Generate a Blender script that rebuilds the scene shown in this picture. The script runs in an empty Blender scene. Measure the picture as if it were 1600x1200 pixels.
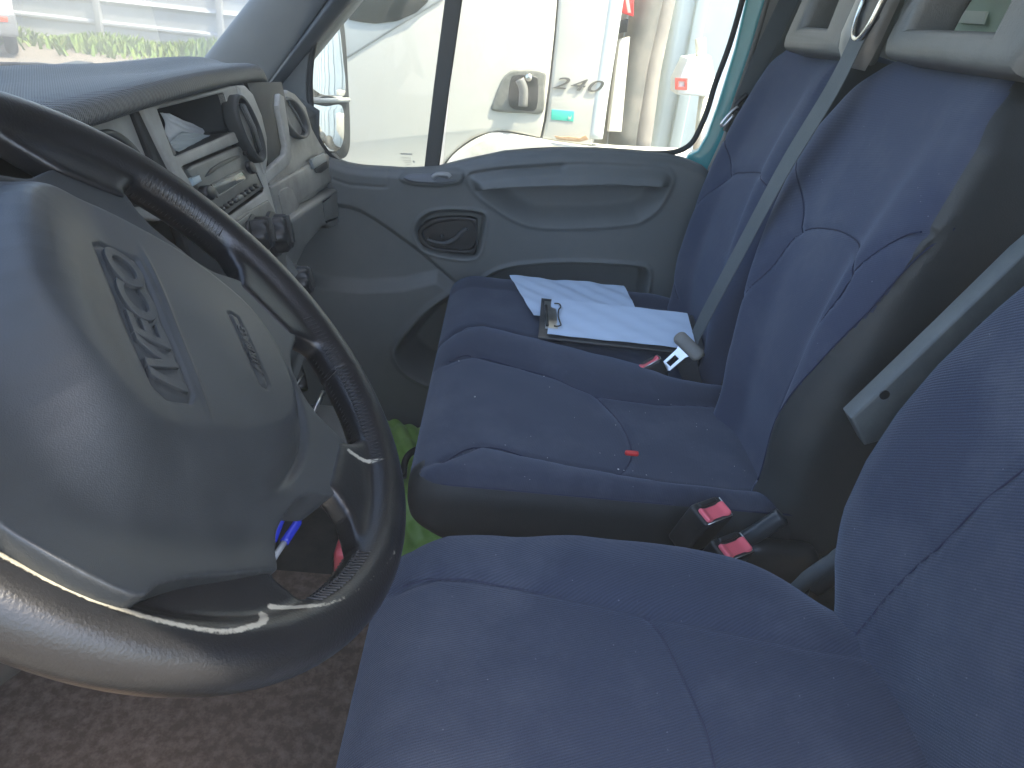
import bpy, bmesh, math, random
import numpy as np
from mathutils import Vector, Matrix
random.seed(7); np.random.seed(7)
C = bpy.context.scene.collection
R_ = math.radians
# ------------------------------------------------------------------ camera, sky, sun, exposure
F = 1200.0                                    # focal length in photo pixels (1600 wide)
CAM = np.array([-0.18, 0.0, 1.12])
_p, _r, _y = R_(27), R_(6.6), R_(2.7)
_h = np.array([math.cos(_y), -math.sin(_y), 0]); _up = np.array([0, 0, 1.0])
fwd = _h*math.cos(_p) - _up*math.sin(_p)
_rt = np.cross(fwd, _up); _rt /= np.linalg.norm(_rt); _u = np.cross(_rt, fwd)
RGT = _rt*math.cos(_r) + _u*math.sin(_r); UP = _u*math.cos(_r) - _rt*math.sin(_r)
cd = bpy.data.cameras.new("Camera"); cam = bpy.data.objects.new("Camera", cd); C.objects.link(cam)
cd.sensor_width = 36; cd.lens = 36*F/1600; cd.clip_start = 0.02; cd.clip_end = 500
m = Matrix.Identity(4)
for i in range(3):
    m[i][0] = RGT[i]; m[i][1] = UP[i]; m[i][2] = -fwd[i]; m[i][3] = CAM[i]
cam.matrix_world = m
bpy.context.scene.camera = cam
SUN = np.array([-0.185, -0.40, 0.90]); SUN /= np.linalg.norm(SUN)
el = math.asin(SUN[2]); az = math.atan2(SUN[0], SUN[1])
w = bpy.data.worlds.new("World"); bpy.context.scene.world = w; w.use_nodes = True
nt = w.node_tree; bg = nt.nodes['Background']
sky = nt.nodes.new('ShaderNodeTexSky'); sky.sky_type = 'NISHITA'; sky.sun_disc = False
sky.sun_elevation = el; sky.sun_rotation = az; sky.air_density = 1.0; sky.dust_density = 2.0
nt.links.new(sky.outputs[0], bg.inputs[0]); bg.inputs[1].default_value = 0.15
sl = bpy.data.lights.new("Sun", 'SUN'); sl.energy = 2.7; sl.angle = R_(0.5); sl.color = (1, .90, .72)
so = bpy.data.objects.new("Sun", sl); C.objects.link(so)
so.rotation_euler = Vector(SUN).to_track_quat('Z', 'Y').to_euler()
vs = bpy.context.scene.view_settings
vs.view_transform = 'Standard'; vs.look = 'None'; vs.gamma = 1; vs.exposure = 2.75
bpy.context.scene.cycles.max_bounces = 10
bpy.context.scene.cycles.diffuse_bounces = 6
bpy.context.scene.cycles.transparent_max_bounces = 16

# ------------------------------------------------------------------ measuring: where the sight line of a photo pixel meets a plane of the cab
AX = {'x': (1, 0, 0), 'y': (0, 1, 0), 'z': (0, 0, 1)}
def P(px, py, n, d):
    n = np.array(AX.get(n, n) if isinstance(n, str) else n, float)
    v = fwd + RGT*(px-800)/F + UP*(600-py)/F
    return CAM + v*((d - n @ CAM)/(n @ v))
def PP(pts, n, d): return [P(a, b, n, d) for a, b in pts]

# ------------------------------------------------------------------ materials
def srgb(r, g, b):
    f = lambda c: (c/255/12.92) if c/255 <= .04045 else ((c/255+.055)/1.055)**2.4
    return (f(r), f(g), f(b), 1)
MATS = {}
def mat(name, col, rough=.6, bump=0, scale=400, kind='noise', dirt=None, dirt_amt=.25, dirt_scale=6, metal=0, spec=.5, sheen=0, coat=0, rvar=.0, emis=None):
    if name in MATS: return MATS[name]
    m = bpy.data.materials.new(name); m.use_nodes = True; n = m.node_tree.nodes; l = m.node_tree.links
    b = n['Principled BSDF']; b.inputs['Roughness'].default_value = rough; b.inputs['Metallic'].default_value = metal
    b.inputs['Specular IOR Level'].default_value = spec
    c4 = tuple(col[:3]) + (1,)
    b.inputs['Base Color'].default_value = c4
    if sheen: b.inputs['Sheen Weight'].default_value = sheen; b.inputs['Sheen Roughness'].default_value = .5
    if coat: b.inputs['Coat Weight'].default_value = coat; b.inputs['Coat Roughness'].default_value = .05
    tc = n.new('ShaderNodeTexCoord')
    if dirt is not None:
        t = n.new('ShaderNodeTexNoise'); t.inputs['Scale'].default_value = dirt_scale; t.inputs['Detail'].default_value = 8; t.inputs['Roughness'].default_value = .65
        l.new(tc.outputs['Object'], t.inputs['Vector'])
        r = n.new('ShaderNodeValToRGB'); r.color_ramp.elements[0].position = .42; r.color_ramp.elements[1].position = .72
        r.color_ramp.elements[0].color = (0, 0, 0, 1); r.color_ramp.elements[1].color = (dirt_amt,)*3+(1,)
        l.new(t.outputs['Fac'], r.inputs['Fac'])
        mx = n.new('ShaderNodeMix'); mx.data_type = 'RGBA'; mx.inputs['A'].default_value = c4; mx.inputs['B'].default_value = tuple(dirt[:3])+(1,)
        l.new(r.outputs['Color'], mx.inputs['Factor']); l.new(mx.outputs['Result'], b.inputs['Base Color'])
        if rvar:
            mr = n.new('ShaderNodeMapRange'); mr.inputs['To Min'].default_value = rough-rvar; mr.inputs['To Max'].default_value = rough+rvar
            l.new(t.outputs['Fac'], mr.inputs['Value']); mr.inputs['From Min'].default_value = .3; mr.inputs['From Max'].default_value = .7
            l.new(mr.outputs[0], b.inputs['Roughness'])
    if bump:
        bp = n.new('ShaderNodeBump'); bp.inputs['Strength'].default_value = bump; bp.inputs['Distance'].default_value = .001
        if kind == 'noise':
            t = n.new('ShaderNodeTexNoise'); t.inputs['Scale'].default_value = scale; t.inputs['Detail'].default_value = 3; o = t.outputs['Fac']
        elif kind == 'grain':
            t = n.new('ShaderNodeTexVoronoi'); t.inputs['Scale'].default_value = scale; t.feature = 'SMOOTH_F1'; o = t.outputs['Distance']
        l.new(tc.outputs['Object'], t.inputs['Vector']); l.new(o, bp.inputs['Height']); l.new(bp.outputs[0], b.inputs['Normal'])
    if emis: b.inputs['Emission Color'].default_value = tuple(emis[:3])+(1,); b.inputs['Emission Strength'].default_value = emis[3]
    MATS[name] = m; return m

def fabric(name, col, direction, period=.0032, strength=.5, contrast=.35, stain=None):
    """ribbed seat cloth: fine ribs across `direction`, flecks and worn dusty areas"""
    m = bpy.data.materials.new(name); m.use_nodes = True; n = m.node_tree.nodes; l = m.node_tree.links
    b = n['Principled BSDF']; b.inputs['Roughness'].default_value = .9; b.inputs['Specular IOR Level'].default_value = .2
    b.inputs['Sheen Weight'].default_value = .35; b.inputs['Sheen Roughness'].default_value = .45
    b.inputs['Sheen Tint'].default_value = (.50, .60, .80, 1)
    tc = n.new('ShaderNodeTexCoord')
    dn = n.new('ShaderNodeVectorMath'); dn.operation = 'DOT_PRODUCT'
    d = Vector(direction).normalized(); dn.inputs[1].default_value = d
    l.new(tc.outputs['Object'], dn.inputs[0])
    nz = n.new('ShaderNodeTexNoise'); nz.inputs['Scale'].default_value = 60; nz.inputs['Detail'].default_value = 2
    l.new(tc.outputs['Object'], nz.inputs['Vector'])
    ml = n.new('ShaderNodeMath'); ml.operation = 'MULTIPLY_ADD'; ml.inputs[1].default_value = 2*math.pi/period
    l.new(dn.outputs['Value'], ml.inputs[0])
    nm = n.new('ShaderNodeMath'); nm.operation = 'MULTIPLY'; nm.inputs[1].default_value = 2.5; l.new(nz.outputs['Fac'], nm.inputs[0])
    l.new(nm.outputs[0], ml.inputs[2])
    sn = n.new('ShaderNodeMath'); sn.operation = 'SINE'; l.new(ml.outputs[0], sn.inputs[0])
    fine = n.new('ShaderNodeTexNoise'); fine.inputs['Scale'].default_value = 900; fine.inputs['Detail'].default_value = 2
    l.new(tc.outputs['Object'], fine.inputs['Vector'])
    ad = n.new('ShaderNodeMath'); ad.operation = 'MULTIPLY_ADD'; ad.inputs[1].default_value = .5; l.new(sn.outputs[0], ad.inputs[0]); 
    fm = n.new('ShaderNodeMath'); fm.operation = 'MULTIPLY'; fm.inputs[1].default_value = 1.4; l.new(fine.outputs['Fac'], fm.inputs[0]); l.new(fm.outputs[0], ad.inputs[2])
    bp = n.new('ShaderNodeBump'); bp.inputs['Strength'].default_value = strength; bp.inputs['Distance'].default_value = .0006
    l.new(ad.outputs[0], bp.inputs['Height']); l.new(bp.outputs[0], b.inputs['Normal'])
    mr = n.new('ShaderNodeMapRange'); mr.inputs['From Min'].default_value = -.2; mr.inputs['From Max'].default_value = 1.6
    mr.inputs['To Min'].default_value = 1-contrast; mr.inputs['To Max'].default_value = 1+contrast; l.new(ad.outputs[0], mr.inputs['Value'])
    st = n.new('ShaderNodeTexNoise'); st.inputs['Scale'].default_value = 5; st.inputs['Detail'].default_value = 9; st.inputs['Roughness'].default_value = .7
    l.new(tc.outputs['Object'], st.inputs['Vector'])
    rp = n.new('ShaderNodeValToRGB'); rp.color_ramp.elements[0].position = .48; rp.color_ramp.elements[1].position = .75
    rp.color_ramp.elements[0].color = (0, 0, 0, 1); rp.color_ramp.elements[1].color = (.5,)*3+(1,)
    l.new(st.outputs['Fac'], rp.inputs['Fac'])
    mx = n.new('ShaderNodeMix'); mx.data_type = 'RGBA'; mx.inputs['A'].default_value = tuple(col)+(1,); mx.inputs['B'].default_value = tuple(stain or (.10, .11, .135))+(1,)
    l.new(rp.outputs['Color'], mx.inputs['Factor'])
    # dust flecks
    vo = n.new('ShaderNodeTexVoronoi'); vo.inputs['Scale'].default_value = 55; l.new(tc.outputs['Object'], vo.inputs['Vector'])
    lt = n.new('ShaderNodeMath'); lt.operation = 'LESS_THAN'; lt.inputs[1].default_value = .045; l.new(vo.outputs['Distance'], lt.inputs[0])
    lm = n.new('ShaderNodeMath'); lm.operation = 'MULTIPLY'; lm.inputs[1].default_value = .22; l.new(lt.outputs[0], lm.inputs[0])
    m2 = n.new('ShaderNodeMix'); m2.data_type = 'RGBA'; m2.inputs['B'].default_value = (.45, .46, .5, 1)
    l.new(mx.outputs['Result'], m2.inputs['A']); l.new(lm.outputs[0], m2.inputs['Factor'])
    vm = n.new('ShaderNodeVectorMath'); vm.operation = 'SCALE'; l.new(m2.outputs['Result'], vm.inputs[0]); l.new(mr.outputs[0], vm.inputs['Scale'])
    l.new(vm.outputs[0], b.inputs['Base Color'])
    return m

def glass(name, tint=(.93, .96, .94), dirt=.06, refl=1.0, scale=9):
    m = bpy.data.materials.new(name); m.use_nodes = True; n = m.node_tree.nodes; l = m.node_tree.links
    n.remove(n['Principled BSDF']); out = n['Material Output']
    tr = n.new('ShaderNodeBsdfTransparent'); tr.inputs[0].default_value = tuple(tint)+(1,)
    gl = n.new('ShaderNodeBsdfGlossy'); gl.inputs['Roughness'].default_value = .01
    fr = n.new('ShaderNodeFresnel'); fr.inputs[0].default_value = 1.5
    fm = n.new('ShaderNodeMath'); fm.operation = 'MULTIPLY'; fm.inputs[1].default_value = refl; l.new(fr.outputs[0], fm.inputs[0])
    a = n.new('ShaderNodeMixShader'); l.new(fm.outputs[0], a.inputs[0]); l.new(tr.outputs[0], a.inputs[1]); l.new(gl.outputs[0], a.inputs[2])
    df = n.new('ShaderNodeBsdfDiffuse'); df.inputs[0].default_value = (.6, .57, .5, 1)
    tl = n.new('ShaderNodeBsdfTranslucent'); tl.inputs[0].default_value = (.6, .57, .5, 1)
    dd = n.new('ShaderNodeAddShader'); l.new(df.outputs[0], dd.inputs[0]); l.new(tl.outputs[0], dd.inputs[1])
    tc = n.new('ShaderNodeTexCoord'); t = n.new('ShaderNodeTexNoise'); t.inputs['Scale'].default_value = scale; t.inputs['Detail'].default_value = 10; t.inputs['Roughness'].default_value = .7
    l.new(tc.outputs['Object'], t.inputs['Vector'])
    mr = n.new('ShaderNodeMapRange'); mr.inputs['From Min'].default_value = .35; mr.inputs['From Max'].default_value = .8; mr.inputs['To Min'].default_value = dirt*.4; mr.inputs['To Max'].default_value = dirt*2.2
    l.new(t.outputs['Fac'], mr.inputs['Value'])
    b = n.new('ShaderNodeMixShader'); l.new(mr.outputs[0], b.inputs[0]); l.new(a.outputs[0], b.inputs[1]); l.new(dd.outputs[0], b.inputs[2])
    l.new(b.outputs[0], out.inputs[0]); return m

# ------------------------------------------------------------------ object helpers
def mk(name, verts, faces, material, parent=None, smooth=True, mats=None, midx=None):
    me = bpy.data.meshes.new(name)
    me.from_pydata([tuple(map(float, v)) for v in verts], [], [tuple(int(i) for i in f) for f in faces])
    bm = bmesh.new(); bm.from_mesh(me); bmesh.ops.recalc_face_normals(bm, faces=bm.faces); bm.to_mesh(me); bm.free()
    return link(name, me, material, parent, smooth, mats, midx)
def link(name, me, material, parent=None, smooth=True, mats=None, midx=None):
    me.name = name
    o = bpy.data.objects.new(name, me); C.objects.link(o)
    me.materials.clear()
    for mm in (mats or [material]): me.materials.append(mm)
    if midx is not None: me.polygons.foreach_set('material_index', np.array(midx, dtype=np.int32))
    if smooth: me.polygons.foreach_set('use_smooth', np.ones(len(me.polygons), dtype=bool))
    me.update()
    if parent is not None: attach(o, parent)
    return o
WL = {}
def attach(o, parent):
    o.parent = parent
    o.location = -Vector(WL.get(parent.name, (0, 0, 0))) if parent.name in WL else Vector((0, 0, 0))
def thing(name, label, cat, loc=(0, 0, 0), group=None):
    o = bpy.data.objects.new(name, None); C.objects.link(o); o.location = loc; o.empty_display_size = .05
    WL[o.name] = tuple(float(v) for v in loc); o['label'] = label; o['category'] = cat
    if group: o['group'] = group
    return o
def tag(o, label, cat, group=None):
    o['label'] = label; o['category'] = cat
    if group: o['group'] = group
    return o
def struct(o): o['kind'] = 'structure'; return o
def autosmooth(o, ang=35):
    me = o.data; bm = bmesh.new(); bm.from_mesh(me)
    for e in bm.edges:
        if len(e.link_faces) == 2 and e.calc_face_angle(0) > R_(ang): e.smooth = False
    bm.to_mesh(me); bm.free(); return o

def cr(pts, n=8, closed=False):
    """Catmull-Rom resample"""
    p = [np.array(q, float) for q in pts]; N = len(p); out = []
    rng = N if closed else N-1
    for i in range(rng):
        if closed: a, b, c, d = p[(i-1) % N], p[i], p[(i+1) % N], p[(i+2) % N]
        else: a, b, c, d = p[max(i-1, 0)], p[i], p[i+1], p[min(i+2, N-1)]
        for k in range(n):
            t = k/n
            out.append(.5*((2*b) + (-a+c)*t + (2*a-5*b+4*c-d)*t*t + (-a+3*b-3*c+d)*t**3))
    if not closed: out.append(p[-1])
    return out
def tube_geo(pts, r, seg=10, closed=False, flat=1.0):
    pts = [np.array(p, float) for p in pts]; N = len(pts); V = []; Fc = []
    rr = r if hasattr(r, '__len__') else [r]*N
    up = np.array([0, 0, 1.0]); prev = None
    for i in range(N):
        a = pts[(i-1) % N] if (closed or i > 0) else pts[i]; b = pts[(i+1) % N] if (closed or i < N-1) else pts[i]
        t = b-a; t /= (np.linalg.norm(t)+1e-12)
        if prev is None:
            s = np.cross(t, up); 
            if np.linalg.norm(s) < .1: s = np.cross(t, [1, 0, 0])
        else: s = prev - t*(prev@t)
        s /= np.linalg.norm(s); prev = s; q = np.cross(s, t)
        for k in range(seg):
            an = 2*math.pi*k/seg; V.append(pts[i] + rr[i]*(math.cos(an)*s + math.sin(an)*q*flat))
    M = N if closed else N-1
    for i in range(M):
        for k in range(seg):
            a = i*seg+k; b = i*seg+(k+1) % seg; c = ((i+1) % N)*seg+(k+1) % seg; d = ((i+1) % N)*seg+k
            Fc.append((a, b, c, d))
    if not closed:
        Fc.append(tuple(range(seg))[::-1]); Fc.append(tuple((N-1)*seg+k for k in range(seg)))
    return V, Fc
def tube(name, pts, r, m, parent=None, seg=10, closed=False, flat=1.0):
    V, Fc = tube_geo(pts, r, seg, closed, flat); return mk(name, V, Fc, m, parent)
def merge(geos):
    V = []; Fc = []
    for v, f in geos:
        k = len(V); V += list(v); Fc += [tuple(i+k for i in q) for q in f]
    return V, Fc
def frame(n, hint=(0, 0, 1)):
    n = np.array(n, float); n /= np.linalg.norm(n); h = np.array(hint, float)
    v = h - n*(h@n); v /= np.linalg.norm(v); u = np.cross(v, n); return u, v, n
def plate(name, loops, n, thick, m, parent=None, bevel=.002, hint=(0, 0, 1), back=True, res=2):
    """a solid plate cut to outlines (first outer, others holes); n = outward normal; loops are 3-D points on its front face"""
    u, v, n = frame(n, hint); o0 = np.array(loops[0][0], float)
    cu = bpy.data.curves.new(name, 'CURVE'); cu.dimensions = '2D'; cu.fill_mode = 'BOTH'
    for lp in loops:
        s = cu.splines.new('POLY'); s.points.add(len(lp)-1); s.use_cyclic_u = True
        for i, p in enumerate(lp):
            d = np.array(p, float)-o0; s.points[i].co = (d@u, d@v, 0, 1)
    cu.extrude = max(thick/2-bevel, .0001); cu.bevel_depth = bevel; cu.bevel_resolution = res; cu.offset = -bevel
    tmp = bpy.data.objects.new('tmp', cu); C.objects.link(tmp)
    dg = bpy.context.evaluated_depsgraph_get(); me = bpy.data.meshes.new_from_object(tmp.evaluated_get(dg))
    C.objects.unlink(tmp); bpy.data.objects.remove(tmp); bpy.data.curves.remove(cu)
    M = Matrix([[u[i], v[i], n[i], o0[i] - n[i]*thick/2] for i in range(3)]+[[0, 0, 0, 1]])
    me.transform(M)
    bm = bmesh.new(); bm.from_mesh(me); bmesh.ops.remove_doubles(bm, verts=bm.verts, dist=1e-5); bmesh.ops.recalc_face_normals(bm, faces=bm.faces); bm.to_mesh(me); bm.free()
    o = link(name, me, m, parent); autosmooth(o, 40); return o
def text_geo(s, size, depth, shear=0, bevel=0.0002, spacing=1.0, xscale=1.0, offset=0):
    cu = bpy.data.curves.new('txt', 'FONT'); cu.body = s; cu.size = size; cu.extrude = depth; cu.shear = shear
    cu.bevel_depth = bevel; cu.align_x = 'CENTER'; cu.align_y = 'CENTER'; cu.space_character = spacing; cu.offset = offset
    tmp = bpy.data.objects.new('tmp', cu); C.objects.link(tmp)
    dg = bpy.context.evaluated_depsgraph_get(); me = bpy.data.meshes.new_from_object(tmp.evaluated_get(dg))
    C.objects.unlink(tmp); bpy.data.objects.remove(tmp); bpy.data.curves.remove(cu)
    me.transform(Matrix.Diagonal((xscale, 1, 1, 1)))
    return me
def place(me, origin, right, up):
    r = np.array(right, float); r /= np.linalg.norm(r); u = np.array(up, float); u = u - r*(u@r); u /= np.linalg.norm(u); n = np.cross(r, u)
    me.transform(Matrix([[r[i], u[i], n[i], origin[i]] for i in range(3)]+[[0, 0, 0, 1]])); return me
def box_geo(c, s, ax=None):
    c = np.array(c, float); A = np.eye(3) if ax is None else np.array(ax, float)
    V = [c + (i*s[0]/2)*A[0] + (j*s[1]/2)*A[1] + (k*s[2]/2)*A[2] for i in (-1, 1) for j in (-1, 1) for k in (-1, 1)]
    return V, [(0, 1, 3, 2), (4, 6, 7, 5), (0, 4, 5, 1), (2, 3, 7, 6), (0, 2, 6, 4), (1, 5, 7, 3)]
def box(name, c, s, m, parent=None, bev=.004, ax=None, seg=3):
    V, Fc = box_geo(c, s, ax); me = bpy.data.meshes.new(name); me.from_pydata([tuple(v) for v in V], [], Fc)
    bm = bmesh.new(); bm.from_mesh(me)
    if bev: bmesh.ops.bevel(bm, geom=bm.edges[:], offset=bev, segments=seg, affect='EDGES', profile=.5)
    bmesh.ops.recalc_face_normals(bm, faces=bm.faces); bm.to_mesh(me); bm.free()
    o = link(name, me, m, parent); autosmooth(o, 50); return o
def rbox(b, r, h):
    """rounded box as a dense grid; returns verts, faces, unrounded verts"""
    (x0, x1), (y0, y1), (z0, z1) = b; lo = np.array([x0, y0, z0]); hi = np.array([x1, y1, z1]); n = [max(2, int(round((hi[i]-lo[i])/h))) for i in range(3)]
    idx = {}; V = []; Fc = []
    def vid(k):
        if k not in idx: idx[k] = len(V); V.append(lo + (hi-lo)*np.array(k)/np.array(n))
        return idx[k]
    for a in range(3):
        b1, b2 = (a+1) % 3, (a+2) % 3
        for side in (0, n[a]):
            for i in range(n[b1]):
                for j in range(n[b2]):
                    q = []
                    for di, dj in ((0, 0), (1, 0), (1, 1), (0, 1)):
                        k = [0, 0, 0]; k[a] = side; k[b1] = i+di; k[b2] = j+dj; q.append(vid(tuple(k)))
                    Fc.append(q if side else q[::-1])
    V = np.array(V); rr = np.array(r if hasattr(r, '__len__') else [r]*3, float)
    inn = np.clip(V, lo+rr, hi-rr); d = (V-inn)/rr; L = np.linalg.norm(d, axis=1); mxv = np.abs(d).max(axis=1)
    s = np.where(L > 1e-9, mxv/np.maximum(L, 1e-9), 1)
    return inn + d*s[:, None]*rr, Fc, V
def pdist(X, Y, line):
    """distance of points to a 2-D polyline"""
    D = np.full(X.shape, 9.0); line = np.array(line, float)
    for a, b in zip(line[:-1], line[1:]):
        ab = b-a; t = np.clip(((X-a[0])*ab[0]+(Y-a[1])*ab[1])/(ab@ab+1e-12), 0, 1)
        D = np.minimum(D, np.hypot(X-a[0]-t*ab[0], Y-a[1]-t*ab[1]))
    return D
def inside(X, Y, poly):
    c = np.zeros(X.shape, bool); p = np.array(poly, float); j = len(p)-1
    for i in range(len(p)):
        xi, yi = p[i]; xj, yj = p[j]
        c ^= ((yi > Y) != (yj > Y)) & (X < (xj-xi)*(Y-yi)/(yj-yi+1e-12)+xi); j = i
    return c
def sdf(X, Y, poly):
    poly = np.array(poly, float); d = pdist(X, Y, np.vstack([poly, poly[:1]])); return np.where(inside(X, Y, poly), -d, d)
def sst(a, b, x): t = np.clip((x-a)/(b-a), 0, 1); return t*t*(3-2*t)
def voxel(name, geos, vox, smooth_it, m, parent=None, post=None, fac=.5):
    V, Fc = merge(geos); me = bpy.data.meshes.new(name); me.from_pydata([tuple(map(float, v)) for v in V], [], Fc)
    bm = bmesh.new(); bm.from_mesh(me); bmesh.ops.recalc_face_normals(bm, faces=bm.faces); bm.to_mesh(me); bm.free()
    o = bpy.data.objects.new('tmp', me); C.objects.link(o)
    r = o.modifiers.new('r', 'REMESH'); r.mode = 'VOXEL'; r.voxel_size = vox
    s = o.modifiers.new('s', 'SMOOTH'); s.iterations = smooth_it; s.factor = fac
    dg = bpy.context.evaluated_depsgraph_get(); m2 = bpy.data.meshes.new_from_object(o.evaluated_get(dg))
    C.objects.unlink(o); bpy.data.objects.remove(o)
    if post is not None:
        A = np.empty(len(m2.vertices)*3); m2.vertices.foreach_get('co', A); A = post(A.reshape(-1, 3)); m2.vertices.foreach_set('co', A.ravel())
    return link(name, m2, m, parent)
def prism_geo(poly3, n, depth):
    n = np.array(n, float)/np.linalg.norm(n); a = [np.array(p, float) for p in poly3]; N = len(a)
    V = a + [p - n*depth for p in a]
    return V, [tuple(range(N)), tuple(range(2*N-1, N-1, -1))] + [(i, (i+1) % N, N+(i+1) % N, N+i) for i in range(N)]

# ------------------------------------------------------------------ palette
blueN = fabric('seat_cloth', (.035, .042, .064), (0.25, 1, 0), .0024, .35, .12)
blueB = fabric('seat_cloth_back', (.041, .050, .083), (0.2, 0, 1), .0024, .35, .12)
blueD = fabric('driver_seat_cloth', (.028, .037, .061), (.92, .38, 0), .0030, .7, .35)
blueDB = fabric('driver_seat_back_cloth', (.031, .041, .069), (.55, 0, .84), .0030, .7, .35)
cord = mat('piping_cord', (.012, .016, .045), .8)
vinyl = mat('black_vinyl', (.022, .026, .027), .55, .25, 700, 'grain', dirt=(.06, .055, .05), dirt_amt=.4)
leather = mat('black_leather', (.006, .0065, .008), .33, .22, 650, 'noise', dirt=(.012, .012, .013), dirt_amt=.6, dirt_scale=9, rvar=.035)
hubpl = mat('hub_plastic', (.020, .023, .025), .44, .12, 1500, 'grain', dirt=(.055, .062, .066), dirt_amt=.5, dirt_scale=5, rvar=.07)
dashpl = mat('charcoal_dash', (.065, .073, .072), .55, .2, 900, 'grain', dirt=(.09, .09, .08), dirt_amt=.4)
greypl = mat('grey_trim', (.35, .35, .315), .5, .12, 900, 'noise', dirt=(.09, .085, .07), dirt_amt=.6, dirt_scale=9, rvar=.08)
doorpl = mat('door_plastic', (.115, .125, .123), .55, .25, 800, 'grain', dirt=(.19, .19, .175), dirt_amt=.4, dirt_scale=4)
blackpl = mat('black_plastic', (.012, .013, .014), .4, .1, 900, dirt=(.04, .04, .038), dirt_amt=.5, dirt_scale=20)
darkpl = mat('dark_plastic', (.025, .028, .029), .5, .1, 900, dirt=(.06, .06, .055), dirt_amt=.5, dirt_scale=15)
metal = mat('bright_metal', (.62, .63, .62), .28, metal=1, dirt=(.3, .28, .25), dirt_amt=.5, dirt_scale=40)
redpl = mat('red_button', (.80, .14, .17), .35, coat=.3)
rubber = mat('black_rubber', (.012, .013, .013), .7)
teal = mat('teal_paint', (.05, .34, .36), .3, coat=.6, dirt=(.1, .3, .3), dirt_amt=.3)
# ================================================================== bench seat
SZ = .488                                     # cushion height above the cab floor
bench = thing('bench_seat', 'blue cloth double passenger bench with black vinyl flank, papers lying on its far half', 'bench seat', (1.18, -.22, 0))
Y0, Y1 = -.505, .085
near_pipe = [p[:2] for p in PP([(690, 722), (752, 697), (857, 720), (966, 741), (1028, 753), (1144, 765), (1212, 764)], 'z', SZ)]
far_pipe = [p[:2] for p in PP([(702, 562), (741, 557), (814, 574), (870, 590), (931, 615), (1028, 629), (1150, 628)], 'z', SZ)]
groove = [p[:2] for p in PP([(702, 522), (720, 514), (756, 510), (849, 532), (920, 550), (989, 567), (1060, 590)], 'z', SZ)]
tongue = [p[:2] for p in cr(PP([(931, 615), (962, 645), (983, 680), (988, 705), (980, 725), (966, 740)], 'z', SZ), 4)]
def interp(line, y):
    a = sorted(line, key=lambda q: q[1]); return np.interp(y, [q[1] for q in a], [q[0] for q in a])
far2_in = 1.262; far2_out = 1.545
def cushion_height(X, Y):
    xn = interp(near_pipe, Y); xf = interp(far_pipe, Y); xg = interp(groove, Y)
    x0 = .735
    h = np.zeros_like(X)
    t = np.clip((X-x0)/(xn-x0), 0, 1); h += np.where(X < xn, .010*np.sin(np.pi*t)**.8, 0)
    t = np.clip((X-xf)/(xg-xf), 0, 1); h += np.where((X > xf) & (X < xg), .020*np.sin(np.pi*t)**.8, 0)
    t = np.clip((X-xn)/(xf-xn), 0, 1); back = sst(.0, -.35, Y)
    h += np.where((X > xn) & (X < xf), .006*np.sin(np.pi*t)-.012*back*np.sin(np.pi*t)**.5, 0)
    # far seat
    t = np.clip((X-xg)/(far2_in-xg), 0, 1); h += np.where((X > xg) & (X < far2_in), .006*np.sin(np.pi*t), 0)
    t = np.clip((X-far2_in)/(far2_out-far2_in), 0, 1); h += np.where((X > far2_in) & (X < far2_out), -.012*back*np.sin(np.pi*t)**.6, 0)
    t = np.clip((X-far2_out)/(1.625-far2_out), 0, 1); h += .010*np.sin(np.pi*t)
    h -= .011*np.exp(-(pdist(X, Y, groove)/.010)**2)
    for ln, dep in ((near_pipe, .004), (far_pipe, .004), (tongue, .0045)):
        h -= dep*np.exp(-(pdist(X, Y, ln)/.0055)**2)
    tm = inside(X, Y, list(tongue)+[tuple(near_pipe[0]), tuple(far_pipe[0])]) if False else 0
    h -= .012*sst(-.38, -.50, Y)
    # light creases in the cloth
    h += .0009*np.sin(X*37+Y*21)*np.cos(Y*55-X*9)
    # hollow round the belt buckle
    h -= .020*np.exp(-(((X-1.17)/.05)**2+((Y+.40)/.055)**2))
    return h
V, Fc, V0 = rbox(((.735, 1.628), (Y0, Y1), (.362, SZ)), (.030, .055, .042), .0052)
top = sst(.40, SZ-.01, V[:, 2])
V[:, 2] += cushion_height(V[:, 0], V[:, 1])*top
# front edge: fuller, rolled under; split between the two seats
fr = sst(-.02, Y1, V[:, 1])
V[:, 1] += .010*np.sin(np.clip((V[:, 2]-.36)/(SZ-.36), 0, 1)*np.pi)*fr
V[:, 1] -= .016*np.exp(-((V[:, 0]-interp(groove, .09))/.012)**2)*fr
V[:, 1] -= .035*sst(.41, .345, V[:, 2])*fr
V[:, 1] += -.012*sst(.80, .735, V[:, 0])*fr
# side bulge
Fc = np.array(Fc); cen = V[Fc].mean(axis=1); c0 = V0[Fc].mean(axis=1)
bound = [P(*q, 'x', .738) for q in [(675, 712), (679, 741), (702, 751), (834, 768), (989, 786), (1066, 784), (1124, 774), (1215, 772)]]
by = sorted([(b[1], b[2]) for b in bound]); zb = np.interp(cen[:, 1], [b[0] for b in by], [b[1] for b in by])
zbv = np.minimum(np.interp(V[:, 1], [b[0] for b in by], [b[1] for b in by]), .476)
k_ = (V[:, 0] < .775) & (np.abs(V[:, 2]-zbv) < .0030); V[k_, 2] = zbv[k_]
cen = V[Fc].mean(axis=1); zb = np.minimum(np.interp(cen[:, 1], [b[0] for b in by], [b[1] for b in by]), .476)
side = (cen[:, 0] < .80) & (cen[:, 2] < zb)
cu = mk('seat_cushion', V, Fc[~side], blueN, bench)
mk('side_trim', V, Fc[side], vinyl, bench)
for o in [cu]: pass
def on_cush(pts, dz=.0): return [np.array([p[0], p[1], SZ + float(cushion_height(np.array([p[0]]), np.array([p[1]]))[0]) + dz]) for p in pts]
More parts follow.
